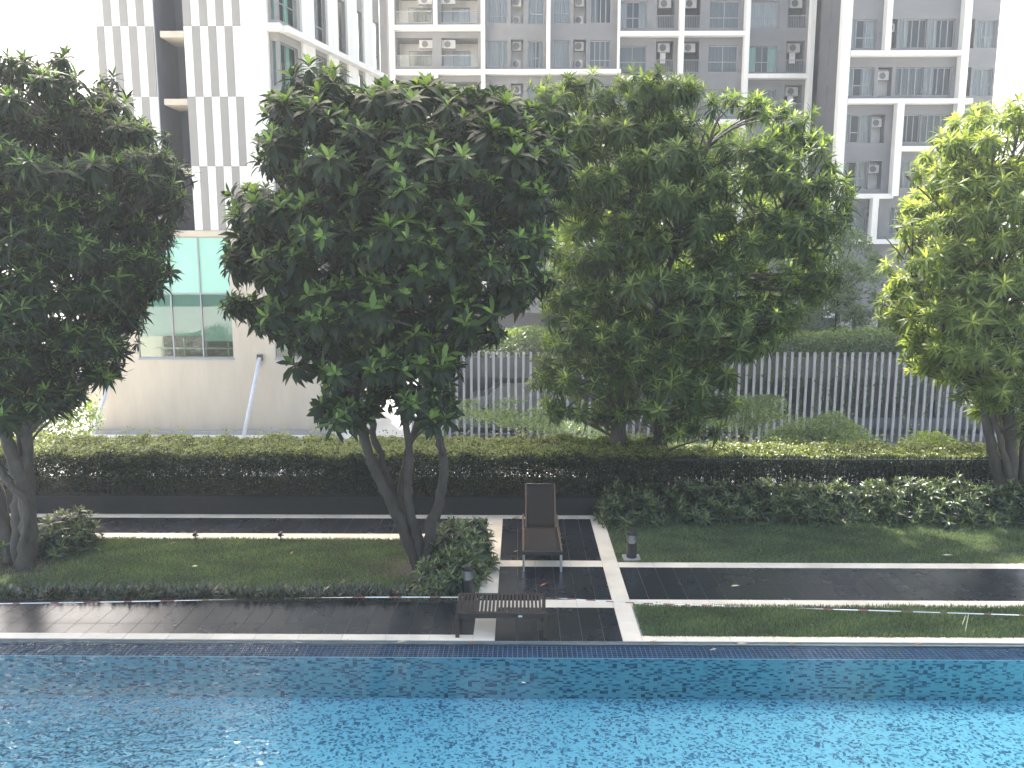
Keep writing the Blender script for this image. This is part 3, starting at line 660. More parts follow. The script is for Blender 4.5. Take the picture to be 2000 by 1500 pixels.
fine_tree('rounded_bush', 'rounded pale green bush rising behind the right hedge', [(1490, 880), (1500, 842), (1530, 838), (1560, 812), (1600, 818), (1640, 802), (1665, 826), (1700, 836), (1725, 870), (1730, 900), (1480, 900)], 22, (8.2, 22, OUT), 14000, 1.0, .085, M['leaf_feather'], 57, tr=.05, cat='bush', tint=.6)
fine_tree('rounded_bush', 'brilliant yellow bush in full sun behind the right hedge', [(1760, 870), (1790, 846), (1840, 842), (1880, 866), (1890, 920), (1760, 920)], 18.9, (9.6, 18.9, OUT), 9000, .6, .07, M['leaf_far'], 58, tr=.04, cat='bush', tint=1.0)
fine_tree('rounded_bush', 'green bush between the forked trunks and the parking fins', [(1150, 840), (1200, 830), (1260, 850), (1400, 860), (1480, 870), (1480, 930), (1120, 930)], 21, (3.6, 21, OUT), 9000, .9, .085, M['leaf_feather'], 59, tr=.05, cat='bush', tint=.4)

# ------------------------------------------------------------------ architecture kit
class Frame:
    """a facade plane: u along the wall, z up, d outward to the viewer"""
    def __init__(s, o, ang, parent): s.o = Vector(o); s.U = Vector((math.cos(ang), math.sin(ang), 0)); s.N = Vector((math.sin(ang), -math.cos(ang), 0)); s.p = parent
    def __call__(s, u, d, z): return tuple(s.o+s.U*u+s.N*d+Vector((0, 0, z))-s.p.location)
def uz(fr, px, py):                       # sight line onto a facade plane
    r = Vector(ray(px, py)); c = Vector((0, 0, H)); t = (fr.o-c).dot(fr.N)/r.dot(fr.N); q = c+r*t-fr.o
    return q.dot(fr.U), q.z+0
def hole_px(fr, x0, y0, x1, y1):
    u0, z1 = uz(fr, x0, y0); u1, z0 = uz(fr, x1, y1); return (u0, u1, z0, z1)
def wall(fr, u0, u1, z0, z1, holes, mat, depth=.18, name='wall'):
    m = MB(); us = sorted({u0, u1, *[min(max(h[i], u0), u1) for h in holes for i in (0, 1)]}); zs = sorted({z0, z1, *[min(max(h[i], z0), z1) for h in holes for i in (2, 3)]})
    for a, b in zip(us, us[1:]):
        c0 = None
        for c, d in list(zip(zs, zs[1:]))+[(None, None)]:
            inside = c is None or any(h[0] <= (a+b)/2 <= h[1] and h[2] <= (c+d)/2 <= h[3] for h in holes)
            if inside:
                if c0 is not None: m.quad(fr(a, 0, c0), fr(b, 0, c0), fr(b, 0, last), fr(a, 0, last)); c0 = None
            else:
                if c0 is None: c0 = c
                last = d
    for h in holes:
        a, b, c, d = h[:4]; e = -(h[4] if len(h) > 4 else depth)
        m.quad(fr(a, 0, c), fr(a, 0, d), fr(a, e, d), fr(a, e, c)); m.quad(fr(b, 0, d), fr(b, 0, c), fr(b, e, c), fr(b, e, d))
        m.quad(fr(a, 0, c), fr(a, e, c), fr(b, e, c), fr(b, 0, c)); m.quad(fr(a, 0, d), fr(b, 0, d), fr(b, e, d), fr(a, e, d))
    return m.build(name, mat, fr.p)
def window(fr, h, cols=(.5,), transom=None, d=-.14, ft=.045, curtain=None, glass='glass', cspan=(0, 1), back=True, cz=(0, 1)):
    a, b, c, e = h[:4]; m = MB(); W = b-a; Hh = e-c
    m.box(a, b, d-.04, d, c, c+ft, fr); m.box(a, b, d-.04, d, e-ft, e, fr); m.box(a, a+ft, d-.04, d, c+ft, e-ft, fr); m.box(b-ft, b, d-.04, d, c+ft, e-ft, fr)
    ucs = [a+ft]+[a+W*k for k in cols]+[b-ft]
    for k in cols: m.box(a+W*k-ft/2, a+W*k+ft/2, d-.042, d+.003, c+ft, e-ft, fr)
    zcs = [c+ft, e-ft]
    if transom: zz = c+Hh*transom; m.box(a+ft, b-ft, d-.038, d-.004, zz-ft/2, zz+ft/2, fr); zcs = [c+ft, zz, e-ft]
    o = m.build('window', M['frame'], fr.p)
    for x0, x1 in zip(ucs, ucs[1:]):
        for z0, z1 in zip(zcs, zcs[1:]):
            MB().quad(fr(x0, d-.02, z0), fr(x1, d-.02, z0), fr(x1, d-.02, z1), fr(x0, d-.02, z1)).build('pane', M[glass], o)
    if curtain:
        for (s0, s1) in ([cspan] if not isinstance(cspan, list) else cspan):
            q = MB(); n = max(4, int(W*(s1-s0)/.07)); 
            for i in range(n):
                t0, t1 = a+W*(s0+(s1-s0)*i/n), a+W*(s0+(s1-s0)*(i+1)/n); d0 = d-.12-.03*(i % 2); d1 = d-.12-.03*((i+1) % 2)
                q.quad(fr(t0, d0, c+Hh*cz[0]), fr(t1, d1, c+Hh*cz[0]), fr(t1, d1, c+Hh*cz[1]), fr(t0, d0, c+Hh*cz[1]))
            q.build('curtain', M[curtain], o)
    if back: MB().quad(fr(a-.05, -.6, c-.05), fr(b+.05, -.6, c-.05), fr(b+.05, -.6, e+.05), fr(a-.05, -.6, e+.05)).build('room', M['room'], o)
    return o
def ac_unit(fr, u, z, w=.8, h=.55, d=-.5):
    o = MB().box(u, u+w, d, d+.3, z, z+h, fr).build('air_conditioner', M['ac'], fr.p, bevel=.01)
    f = MB(); n = 14; cu, cz_ = u+w*.42, z+h*.5; r_ = h*.40
    vs = [fr(cu+r_*math.cos(6.283*i/n), d+.304, cz_+r_*math.sin(6.283*i/n)) for i in range(n)]; f.quad(*vs)
    f.build('fan', M['ac_fan'], o); return o
def railing(fr, a, b, z0, z1, d=-.05, step=.11, glass=False):
    m = MB(); m.box(a, b, d-.04, d, z1-.04, z1, fr); m.box(a, b, d-.03, d-.01, z0+.03, z0+.06, fr)
    if not glass:
        u = a+step/2
        while u < b: m.box(u-.01, u+.01, d-.03, d-.012, z0+.06, z1-.04, fr); u += step
    o = m.build('railing', M['frame'], fr.p)
    if glass: MB().quad(fr(a, d-.02, z0), fr(b, d-.02, z0), fr(b, d-.02, z1), fr(a, d-.02, z1)).build('pane', M['rail_glass'], o)
    return o
rs = random.Random(4)
# ------------------------------------------------------------------ grey apartment tower
tw = thing('apartment_tower', (5, 58, OUT), 'tall grey apartment tower with white grid of fins and slabs behind the trees', 'building')
fb = Frame((0, 56, 0), 0, tw); uB = lambda px, y=100: uz(fb, px, y)[0]; ZP = uz(fb, 900, 57)[1]-uz(fb, 900, 143)[1]
holesB = []; todo = []
ROWS = range(-2, 6)
for r_ in ROWS:                                   # r_ counts storeys down; 0 is the row at y 74..131
    dz = -(r_-0)*ZP
    def HP(x0, y0, x1, y1):
        a, b, c, d = hole_px(fb, x0, y0, x1, y1); return (a, b, c+dz, d+dz)
    for (x0, x1, fl) in ((774, 845, 0), (862, 933, 1)):
        h = HP(x0, 74, x1, 131); holesB.append((*h, 1.5)); todo.append(('balc', h, fl))
    for (x0, x1, y0, y1, kind) in ((950, 991, 80, 131, 'tall'), (1031, 1062, 80, 133, 'w'), (1080, 1112, 79, 132, 'w'), (1152, 1192, 79, 131, 'tall')):
        h = HP(x0, y0, x1, y1); holesB.append((*h, .18)); todo.append((kind, h, r_))
    for (x0, x1) in ((998, 1022), (1120, 1144)):
        h = HP(x0, 77, x1, 132); holesB.append((*h, .75)); todo.append(('niche', h, 0))
    for (x0, x1, y0, y1) in ((1208, 1262, 90, 141), (1384, 1440, 89, 141), (1461, 1517, 90, 141)):
        h = HP(x0, y0, x1, y1); holesB.append((*h, .18)); todo.append(('w2t' if x0 == 1461 and r_ == 0 else 'w2', h, r_))
    for (x0, x1) in ((1282, 1314), (1331, 1364), (1537, 1569)):
        h = HP(x0, 80, x1, 142); holesB.append((*h, 1.2)); todo.append(('deep', h, r_))
zt, zb = 54.0, 1.5
uL, uR = uB(757), uB(1586)
wall(fb, uL, uR, zb, zt, [h for h in holesB if h[3] < zt and h[2] > zb], M['tower_grey'])
for kind, h, q in todo:
    if not (h[3] < zt and h[2] > zb): continue
    a, b, c, d = h; W = b-a; Hh = d-c
    if kind == 'balc':
        MB().quad(fb(a, -1.5, c), fb(b, -1.5, c), fb(b, -1.5, d), fb(a, -1.5, d)).build('balcony_wall', M['cream_white'], tw)
        window(fb, (a+W*.27, b-W*.04 if q == 0 else b-W*.24, c+.02, d-Hh*.26), (.35, .68), None, d=-1.42, curtain='curtain_dark' if rs.random() < .5 else 'curtain', cspan=[(0, .45), (.7, 1)] if q else (0, 1), back=False)
        ac_unit(fb, a+W*.62 if q == 0 else a, d-.6, .9, .52, -.5); railing(fb, a, b, c, c+Hh*.42, -.06, glass=True)
    elif kind == 'tall': window(fb, h, (.25, .5, .75), .27 if rs.random() < .5 else None, curtain=rs.choice(['curtain_dark', 'curtain', None]), cspan=(0, rs.choice([.4, 1])))
    elif kind == 'w': window(fb, h, (.5,), .38, curtain=rs.choice(['curtain', 'curtain', 'curtain_dark']), cspan=[(0, .4), (.65, 1)] if rs.random() < .4 else (0, 1))
    elif kind in ('w2', 'w2t'): window(fb, h, (.5,), .4, curtain='curtain_teal' if kind == 'w2t' else rs.choice(['curtain', 'curtain', 'curtain_dark']), cspan=[(0, .3), (.7, 1)] if rs.random() < .5 else (0, 1))
    else:
        dp = .75 if kind == 'niche' else 1.2
        MB().quad(fb(a, -dp, c), fb(b, -dp, c), fb(b, -dp, d), fb(a, -dp, d)).build('balcony_wall', M['tower_pale' if kind == 'niche' else 'tower_shaded'], tw)
        ac_unit(fb, a+W*.12, d-.62, W*.72, .55, -.6)
        if kind == 'niche': ac_unit(fb, a+W*.1, c+.03, W*.7, .5, -.6)
        else:
            railing(fb, a, b, c, c+Hh*.42, -.06)
            if rs.random() < .5: MB().box(a+W*.3, a+W*.62, -.5, -.46, c+Hh*.35, c+Hh*.75, fb).build('laundry', M['laundry'], tw)
# white grid
def fin(fr, px, z0, z1, w=.30, dp=.55, py=100, nm='fin'): u = uz(fr, px, py)[0]; MB().box(u-w/2, u+w/2, 0.003, dp, z0, z1, fr).build(nm, M['cream_white'], fr.p)
def slab(fr, xa, xb, z, th=.28, dp=.5, py=100): MB().box(uz(fr, xa, py)[0]+.003, uz(fr, xb, py)[0]-.003, .004, dp, z-th/2, z+th/2, fr).build('slab_edge', M['cream_white'], fr.p)
z57, z143, z70, z152 = (uz(fb, 900, y)[1] for y in (57, 143, 70, 152.5))
fin(fb, 768, zb, zt); fin(fb, 944, zb, zt, .26); fin(fb, 1207, z143, zt, .14, .4); fin(fb, 1070.5, z143-.14, zt, .24)
fin(fb, 852.5, z57, zt, .22); fin(fb, 852.5, zb, z143, .22); fin(fb, 1328, z70-ZP*2, zt, .30); fin(fb, 1454.5, zb, zt, .30); fin(fb, 1580.5, zb, zt, .30)
for k in range(0, 5):
    if k == 0: slab(fb, 771, 941, z57)
    slab(fb, 771, 941, z143-k*ZP); slab(fb, 947, 1068 if k == 0 else 1204, z143-k*ZP) 
    if k == 0: slab(fb, 1073, 1212, z143)
    slab(fb, 1209, 1325, z70-k*ZP*1.0); slab(fb, 1331, 1451, z70-(k if k == 0 else k)*2*ZP) if z70-2*k*ZP > zb else None
    slab(fb, 1457, 1577, z152-k*ZP*2) if z152-2*k*ZP > zb else None
# side and body of tower
tb = MB(); tb.box(uL, uL+.02, -14, -.004, zb, zt, fb); tb.box(uL+.02, uR, -14, -2.0, zb-4, zt, fb); tb.box(uL, uR, -2, -.002, zt-.02, zt+.3, fb)
tb.build('body', M['tower_shaded'], tw)
# link wall at the left and side face of the right wing, both in shaded grey
fl = Frame((uB(735), 57.5, 0), 0, tw); wall(fl, 0, uL-uB(735)+.3, zb, zt, [], M['tower_shaded'], name='link_wall')
tw2 = thing('apartment_wing', (23, 54, OUT), 'right wing of the grey apartment tower, nearer the camera, with wide white corner column', 'building')
fr2 = Frame((0, 52, 0), 0, tw2); ux = lambda px, y=100: uz(fr2, px, y)[0]
Z2 = uz(fr2, 1760, 107)[1]-uz(fr2, 1760, 200)[1]
uC = ux(1640); ue = ux(1947)
fs = Frame((uC, 56.4, 0), -math.pi/2, tw2)            # faces left; u runs towards the viewer
fsd = lambda px: None
sh = []
for r_ in range(-1, 6):
    for (u0, u1, y0, y1) in ((.55, 1.0, 28, 70), (2.6, 3.05, 62, 118)):
        za, zc = uz(fr2, 1640, y0)[1]-r_*Z2, uz(fr2, 1640, y1)[1]-r_*Z2; sh.append((u0, u1, zc, za, .2))
zt2 = 55.0
wall(fs, -.5, 4.4, zb, zt2, [h for h in sh if h[3] < zt2 and h[2] > zb], M['tower_shaded'])
for h in sh:
    if h[3] < zt2 and h[2] > zb: window(fs, h, (), .5)
holes2 = []; todo2 = []
for r_ in range(-2, 5):
    def HP2(x0, y0, x1, y1):
        a, b, c, d = hole_px(fr2, x0, y0, x1, y1); return (a, b, c-r_*Z2, d-r_*Z2)
    sh_ = -(r_*2)
    for (x0, x1, y0, y1, kind) in ((1656, 1711, 38, 94, 'bay'), (1734, 1750, 37, 94, 'niche'), (1757, 1808, 37, 93, 'tall'), (1815, 1863, 37, 93, 'tall'), (1886, 1901, 37, 94, 'niche'), (1910, 1944, 39, 94, 'w')):
        if r_ >= 2 and kind == 'niche' and x0 == 1734: x0, x1 = 1716, 1738
        if r_ >= 2 and x0 == 1757: x0 = 1764
        if r_ >= 1 and x0 == 1734: x0, x1 = 1722, 1746
        h = HP2(x0, y0, x1, y1); holes2.append((*h, .6 if kind == 'niche' else .18)); todo2.append((kind, h, r_))
wall(fr2, uC, ue, zb, zt2, [h for h in holes2 if h[3] < zt2 and h[2] > zb], M['tower_grey'])
for kind, h, q in todo2:
    if not (h[3] < zt2 and h[2] > zb): continue
    a, b, c, d = h; W = b-a
    if kind == 'niche':
        MB().quad(fr2(a, -.6, c), fr2(b, -.6, c), fr2(b, -.6, d), fr2(a, -.6, d)).build('balcony_wall', M['tower_pale'], tw2)
        ac_unit(fr2, a+W*.08, d-.7, W*.8, .5, -.5)
    elif kind == 'bay': window(fr2, h, (.33, .66), .38, curtain='curtain', cspan=[(0, .35), (.6, 1)])
    elif kind == 'tall': window(fr2, h, (.25, .5, .75), None, curtain=rs.choice(['curtain_dark', 'curtain', 'curtain']), cspan=(0, rs.choice([.4, 1])))
    else: window(fr2, h, (.5,), .4, curtain='curtain')
za = [uz(fr2, 1760, y)[1] for y in (107, 200, 292, 384, 472)]
fin(fr2, 1646, zb, zt2, .55, .5); fin(fr2, 1726, za[0], zt2, .32); fin(fr2, 1877, za[2]-3, zt2, .42); fin(fr2, 1746, za[3], za[1], .42, py=300); fin(fr2, 1702, za[4]-.1, za[3], .36, py=420)
slab(fr2, 1656, 1871, za[0]); slab(fr2, 1656, 1900, za[1]); slab(fr2, 1754, 1871, za[2], py=290); slab(fr2, 1656, 1738, za[3], py=384); slab(fr2, 1656, 1871, za[4], py=470); slab(fr2, 1710, 1871, za[3]-.02, py=384) if False else None
tb = MB(); tb.box(uC+.02, ue, -12, -1.0, zb-4, zt2, fr2); tb.box(uC, ue, -1, -.002, zt2-.02, zt2+.3, fr2); tb.box(ue-.02, ue, -1, -.004, zb, zt2, fr2); tb.build('body', M['tower_shaded'], tw2)
# dark ground-floor openings and columns of the towers behind the roof planting
lob = MB()
for px in (1640, 1690, 1750, 1820): 
    u = ux(px, 600); lob.box(u, u+.5, -.5, .8, OUT, zb, fr2)
lob.build('column', M['concrete'], tw2)

# ------------------------------------------------------------------ striped white building
ba = thing('striped_building', (-14, 38, OUT), 'white building with staggered taupe stripes above a beige podium', 'building')
fa = Frame((0, 35, 0), 0, ba)
uA = lambda px, y: uz(fa, px, y)[0]; zA = lambda y: uz(fa, 300, y)[1]
zpar = zA(456); u0, u1 = uA(175, 840), uA(637, 840)
h1 = hole_px(fa, 275, 462, 455, 700); h1 = (uA(272, 700), uA(457, 700), h1[2], h1[3]); h2 = (uA(538, 700), uA(650, 700), h1[2]+.02, h1[3])
wall(fa, u0, u1+.0, OUT, zpar, [(*h1, .12), (h2[0], u1-.35, h2[2], h2[3], .12)], M['beige'], name='podium_wall')
def bigwin(h, cols, blinds, nm=True):
    a, b, c, d = h[:4]; zt_ = c+(d-c)*.535; ft = .06; m = MB()
    us = [a]+cols+[b]
    m.box(a, b, -.10, -.03, c, c+ft, fa); m.box(a, b, -.10, -.03, d-ft, d, fa); m.box(a, b, -.10, -.03, zt_-ft/2, zt_+ft/2, fa)
    for u in us: m.box(max(a, u-ft/2), min(b, u+ft/2), -.104, -.02, c+.001, d-.001, fa)
    o = m.build('window', M['frame'], ba)
    for i, (x, y) in enumerate(zip(us, us[1:])):
        MB().box(x+ft/2, y-ft/2, -.09, -.075, zt_+ft/2, d-ft, fa).build('spandrel_panel', M['teal_glass'], o)
        MB().quad(fa(x+ft/2, -.06, c+ft), fa(y-ft/2, -.06, c+ft), fa(y-ft/2, -.06, zt_-ft/2), fa(x+ft/2, -.06, zt_-ft/2)).build('pane', M['glass_teal'], o)
        bz = c+(zt_-c)*blinds[i]
        MB().box(x+.01, y-.01, -.20, -.19, bz, zt_-.01, fa).build('blind', M['blind'], o); MB().box(x+.02, y-.02, -.21, -.18, bz-.03, bz, fa).build('blind_rail', M['frame'], o)
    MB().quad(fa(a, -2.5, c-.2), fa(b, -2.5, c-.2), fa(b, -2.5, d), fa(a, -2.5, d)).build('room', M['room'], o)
    sill = MB().box(a-.03, b+.03, -.02, .05, c-.07, c-.002, fa).build('sill', M['frame'], o)
    t = MB()
    for q in range(4):                                  # things standing in the room behind the glass
        uu = a+(b-a)*(.12+.24*q); t.box(uu, uu+.05, -1.2, -1.15, c-.1, c+.75, fa)
    t.box(a+.2, b-.2, -1.4, -.9, c+.30, c+.34, fa); t.build('table', M['tower_pale'], o)
bigwin(h1, [uA(334, 600), uA(392, 600)], [.35, .35, .27])
bigwin((h2[0], u1-.35, h2[2], h2[3]), [h2[0]+1.2], [.12, .12])
MB().box(u0, u1, -.004, .05, zpar-.10, zpar+.12, fa).build('parapet', M['beige'], ba)
MB().box(u0-.1, u1+.15, .001, .35, OUT, OUT+.16, fa).build('plinth', M['concrete'], ba)
MB().box(u0, u1, -9, -2.6, OUT, zpar, fa).build('podium_body', M['beige'], ba)
MB().box(u1-.02, u1, -9, -.004, OUT, zpar, fa).build('podium_side', M['tower_grey'], ba)
# the lighter edge return right of the podium
ret = Frame((u1, 35, 0), R(62), ba); wall(ret, .003, 1.6, OUT, zpar, [], M['tower_grey'], name='side_wall')
# tower front
ztA = 40.0; zO = 50.0; zvA = uz(fa, 300, -60)[1]; rowz = [zA(y) for y in (-87, 51, 189, 325, 456)]  # unseen roof heights, shaped to keep the sun off pool and deck
pw = (uA(470, 50)-uA(358, 50))/7
uLl, uLr = uA(187, 51), uA(300, 51); uRl, uRr = uA(358, 50), uA(470, 50); uW = uA(521, 50)
MB().box(uLl, uLr, -6, -.03, zpar+.12, ztA, fa).build('core_wall', M['cream_white'], ba)
MB().box(uRl, uW, -6, -.03, zpar+.12, ztA, fa).build('core_wall', M['cream_white'], ba)
MB().box(uRr+.002, uW, -.03, .012, zpar+.12, ztA, fa).build('front_wall', M['cream_white'], ba)
MB().box(uLl+.2, uRr+2.6, -9.3, -6.01, zpar, ztA, fa).build('body', M['cream_white'], ba)
MB().box(uLr+.002, uRl-.002, -4, -2.2, zpar, ztA, fa).build('recess_wall', M['recess'], ba)
MB().box(uLr+.002, uLr+.03, -2.2, -.05, zpar, ztA, fa).build('recess_side', M['recess'], ba)
MB().box(uRl-.03, uRl-.002, -2.2, -.05, zpar, ztA, fa).build('recess_side', M['recess'], ba)
for zl in (rowz[1]-.15, rowz[2]-.05, rowz[3]-.05): MB().box(uRl-1.0, uRl-.035, -1.6, -.06, zl-.26, zl-.02, fa).build('ledge', M['beige'], ba)
for ri, (zt_, zb_) in enumerate(zip(rowz, rowz[1:])):
    zt_ = min(zt_, ztA)
    if ri == 3: zb_ = zpar+.125
    for i in range(7):
        for s_, off in ((uLl, 0), (uRl, 1)):
            g_ = (i+ri+off) % 2 == 0 if off else (i+ri) % 2 == 1
            g_ = ((i+ri) % 2 == 0) if off else ((i+ri) % 2 == 1)
            MB().box(s_+i*pw+.004, s_+(i+1)*pw-.004, -.028, .0+(.012 if g_ else .004), zb_+.008, zt_-.008, fa).build('cladding_panel', M['grey_stripe' if g_ else 'cream_white'], ba)
# grey bay with corner window
fg = Frame((uW, 35.25, 0), 0, ba); bayW = uz(fg, 546, 100)[0]-.0
hs = []
for k, (y0, y1) in enumerate(((-70, 38), (80, 168), (212, 300))): hs.append((.12, bayW-.02, uz(fg, 530, y1)[1], uz(fg, 530, y0)[1], .15))
wall(fg, 0.002, bayW, zpar, zO, [h for h in hs if h[3] < ztA], M['grey_stripe'], name='bay_wall')
ang = R(90-16); fo = Frame((uW+bayW, 35.25, 0), ang, ba)
def uo(px): return uz(fo, px, 150)[0]
ho = [(.05, uo(576)-.05, h[2], h[3], .15) for h in hs]
segs = [(0, uo(590), 'grey_stripe'), (uo(590), uo(614), 'cream_white'), (uo(614), uo(640), 'grey_stripe'), (uo(640), uo(660), 'cream_white'), (uo(660), uo(678), 'grey_stripe'), (uo(678), uo(697), 'cream_white'), (uo(697), uo(710), 'grey_stripe'), (uo(710), uo(727), 'cream_white'), (uo(727), uo(743), 'grey_stripe')]
for i, (a, b, mt) in enumerate(segs):
    hh = []
    if mt == 'grey_stripe':
        for h in hs:
            if h[3] < ztA: hh.append((a+.06, b-.06, h[2]-.3, h[3]+.15, .2) if i else (.02, b-.25, h[2], h[3], .15))
    wall(fo, a, b, zpar, zO, hh, M[mt], name='side_wall')
    for h in hh: window(fo, h, (.5,) if i == 0 else (), .35, curtain='curtain_teal' if i == 0 else 'curtain', glass='glass_teal' if i == 0 else 'glass', cspan=(0, .8))
    if mt == 'cream_white': MB().box(a+.003, b-.003, .003, .10, zpar, zO, fo).build('pilaster', M['cream_white'], ba)
for h in hs:
    if h[3] < ztA: window(fg, h, (), .35, curtain='curtain_teal', glass='glass_teal')
for z_ in (uz(fg, 530, 57)[1], uz(fg, 530, 195)[1]):
    MB().box(0.004, bayW+.2, .003, .5, z_-.12, z_+.12, fg).build('slab_edge', M['cream_white'], ba)
    MB().box(.0, uo(743), .003, .42, z_-.115, z_+.115, fo).build('slab_edge', M['cream_white'], ba)
MB().box(uW+.1, uW+bayW-.1, -6, -.95, zpar, zO, fa).build('body', M['recess'], ba)
# sloping pipes against the podium
for px, lab in (((507, 699, 474, 868), 'slanting pale pipe fixed by a dark bracket under the teal window'), ((213, 745, 176, 862), 'slanting pale pipe at the left corner of the beige podium')):
    a = P(px[0], px[1], 34.9); b = P(px[2], px[3], 33.3); b.z = OUT
    o = thing('drain_pipe', tuple(b), lab, 'pipe')
    MB().tube([Vector((0, 0, 0)), a-b], .085, 10).build('tube', M['galv'], o, smooth=True)
    MB().box(a.x-b.x-.12, a.x-b.x+.12, a.y-b.y-.02, a.y-b.y+.09, a.z-b.z-.12, a.z-b.z+.14).build('bracket', M['black_metal'], o)

# ------------------------------------------------------------------ parking podium behind vertical fins
pk = thing('parking_building', (8, 34, OUT), 'low parking building screened by tall pale grey vertical fins', 'building')
loc = pk.location; zf = P(1400, 688, 33).z
FX0, FX1 = -4.4, 21.5
fm_ = MB().box(-.050, .050, -.035, .035, OUT+.15, zf).mesh('fin', M['fin_grey'])
x = FX0; i = 0
while x < FX1:
    link('fin', fm_, pk, (x-loc.x, 33-loc.y, -OUT), (0, 0, R(rs.uniform(-.5, .5)))); x += .302
bx = lambda nm, x0, x1, y0, y1, z0, z1, mt: MB().box(x0-loc.x, x1-loc.x, y0-loc.y, y1-loc.y, z0-OUT, z1-OUT).build(nm, M[mt], pk)
z1a, z1b, z2a, z2b = P(1400, 694, 34).z, P(1400, 733, 34).z, P(1400, 808, 34).z, P(1400, 843, 34).z
bx('roof_beam', FX0, FX1, 33.2, 40, z1b+.25, z1a, 'beam'); bx('roof_edge', FX0, FX1, 33.2, 33.45, z1b, z1b+.248, 'beam')
bx('floor_beam', FX0, FX1, 33.2, 40, z2b+.1, z2b+.3, 'beam'); bx('floor_edge', FX0, FX1, 33.2, 33.42, z2b, z2a, 'beam')
bx('back_wall', FX0, FX1, 39.2, 39.5, OUT, z1b+.25, 'recess')
for q in np.arange(FX0+1, FX1, 5.2): bx('column', q, q+.45, 34, 34.45, OUT+.002, z1b+.25, 'beam')
# the roof garden over it
rg = thing('roof_hedge', (9, 33.7, zf), 'trailing green planting along the roof edge above the grey fins', 'hedge')
n = 26000; x = rng.uniform(FX0, FX1, n); y = rng.uniform(33.05, 35, n); top = .85+.25*vnoise(x, y, .5, 1); z = rng.uniform(-.25, 1, n)*top
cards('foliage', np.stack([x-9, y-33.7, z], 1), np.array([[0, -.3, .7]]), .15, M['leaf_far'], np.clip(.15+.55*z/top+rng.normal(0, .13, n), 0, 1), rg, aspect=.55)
q = []
for xx in np.arange(5.5, 21, .302):
    if vnoise(np.array([xx]), np.array([0.]), 1.1, 2)[0] > -.15:
        l = rng.uniform(1.2, 3.4); k = int(l*55); zz = rng.uniform(-l, 0, k)+zf+.05
        q.append(np.stack([np.full(k, xx+.15)+rng.normal(0, .035, k), np.full(k, 33.0)+rng.normal(0, .05, k), zz], 1))
q = np.concatenate(q)
vn = thing('hanging_vines', (12, 33, zf), 'thin vines hanging between the grey fins below the roof planting', 'vines')
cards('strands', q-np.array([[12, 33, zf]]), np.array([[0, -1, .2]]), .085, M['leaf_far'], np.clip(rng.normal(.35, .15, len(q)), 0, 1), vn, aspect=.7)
# parked vehicles seen between fins
def car(loc, rz, body, label):
    o = thing('parked_car', loc, label, 'car', rz=rz)
    prof = [(-2.1, .3), (-2.15, .75), (-1.9, .95), (-1.35, 1.0), (-.75, 1.5), (.9, 1.55), (1.6, 1.05), (2.1, .95), (2.2, .5), (2.1, .3)]
    m = MB(); n = len(prof)
    for s in (-1, 1):
        for px_, pz in prof: m.v.append((px_, s*(.85 if pz < 1.2 else .68), pz))
    m.f = [tuple(range(n-1, -1, -1)), tuple(range(n, 2*n))]+[(i, (i+1) % n, n+(i+1) % n, n+i) for i in range(n)]
    m.build('body', M[body], o, bevel=.05)
    for s in (-1, 1):
        MB().quad((-1.2, s*.775, 1.06), (1.42, s*.775, 1.06), (.86, s*.705, 1.44), (-.72, s*.705, 1.44)).build('window', M['carglass'], o)
        for wx in (-1.35, 1.35):
            w_ = MB().tube([(wx, s*.70, .32), (wx, s*.88, .32)], .32, 16).build('wheel', M['rubber'], o); MB().tube([(wx, s*.875, .32), (wx, s*.895, .32)], .19, 12).build('rim', M['steel'], w_)
car((-.1, 36.3, z2b+.3), R(4), 'car_white', 'pale car parked on the upper parking level behind the fins')
car((9.4, 36.5, OUT), R(0), 'car_white', 'pale car on the lower parking level low behind the fins')
# left background: teal canopy and low white wall
cn = thing('canopy', (-19.5, 37, OUT), 'small teal canopy behind the trunk of the left-edge tree', 'canopy')
MB().quad((-1.6, -.6, 3.0), (1.6, -.6, 3.0), (1.6, .7, 3.7), (-1.6, .7, 3.7), ).build('sheet', M['curtain_teal'], cn)
for sx in (-1.5, 1.5): MB().tube([(sx, .6, 0), (sx, .6, 3.6)], .04, 8).build('post', M['steel'], cn)
tag(MB().box(-34, -19.2, 44, 44.3, OUT, OUT+2.4).build('boundary_wall', M['cream_white']), 'low white boundary wall left of the striped building', 'wall')

# ------------------------------------------------------------------ sun lounger
lg = thing('sun_lounger', (.375, 12.97, 0), 'brown sling sun lounger with raised back and silver legs on the dark tiles', 'sun lounger')
Wd = .315; zs_ = .37; hy = 1.19
for s in (-1, 1):
    MB().box(s*Wd-.018, s*Wd+.018, .0, 1.98, zs_-.05, zs_+.012).build('side_rail', M['teak'], lg, bevel=.004)
    MB().tube([(s*(Wd-.005), .03, 0), (s*(Wd-.005), .06, zs_-.04)], .02, 8).build('leg', M['steel'], lg)
    MB().tube([(s*(Wd-.005), 1.82, 0), (s*(Wd-.005), 1.78, zs_-.04)], .02, 8).build('leg', M['steel'], lg)
    e = Vector((s*(Wd-.05), hy+.55, zs_+.66)); MB().tube([(s*(Wd-.05), hy, zs_+.01), e], .016, 8).build('back_rail', M['teak'], lg)
    MB().tube([(s*(Wd-.07), hy+.28, zs_+.33), (s*(Wd-.07), hy+.62, zs_-.02)], .011, 6).build('back_strut', M['black_metal'], lg)
MB().box(-Wd-.02, Wd+.02, -.03, .0, zs_-.055, zs_+.01).build('front_bar', M['black_metal'], lg, bevel=.004)
MB().box(-Wd+.02, Wd-.02, 1.95, 1.98, zs_-.04, zs_).build('rear_bar', M['black_metal'], lg)
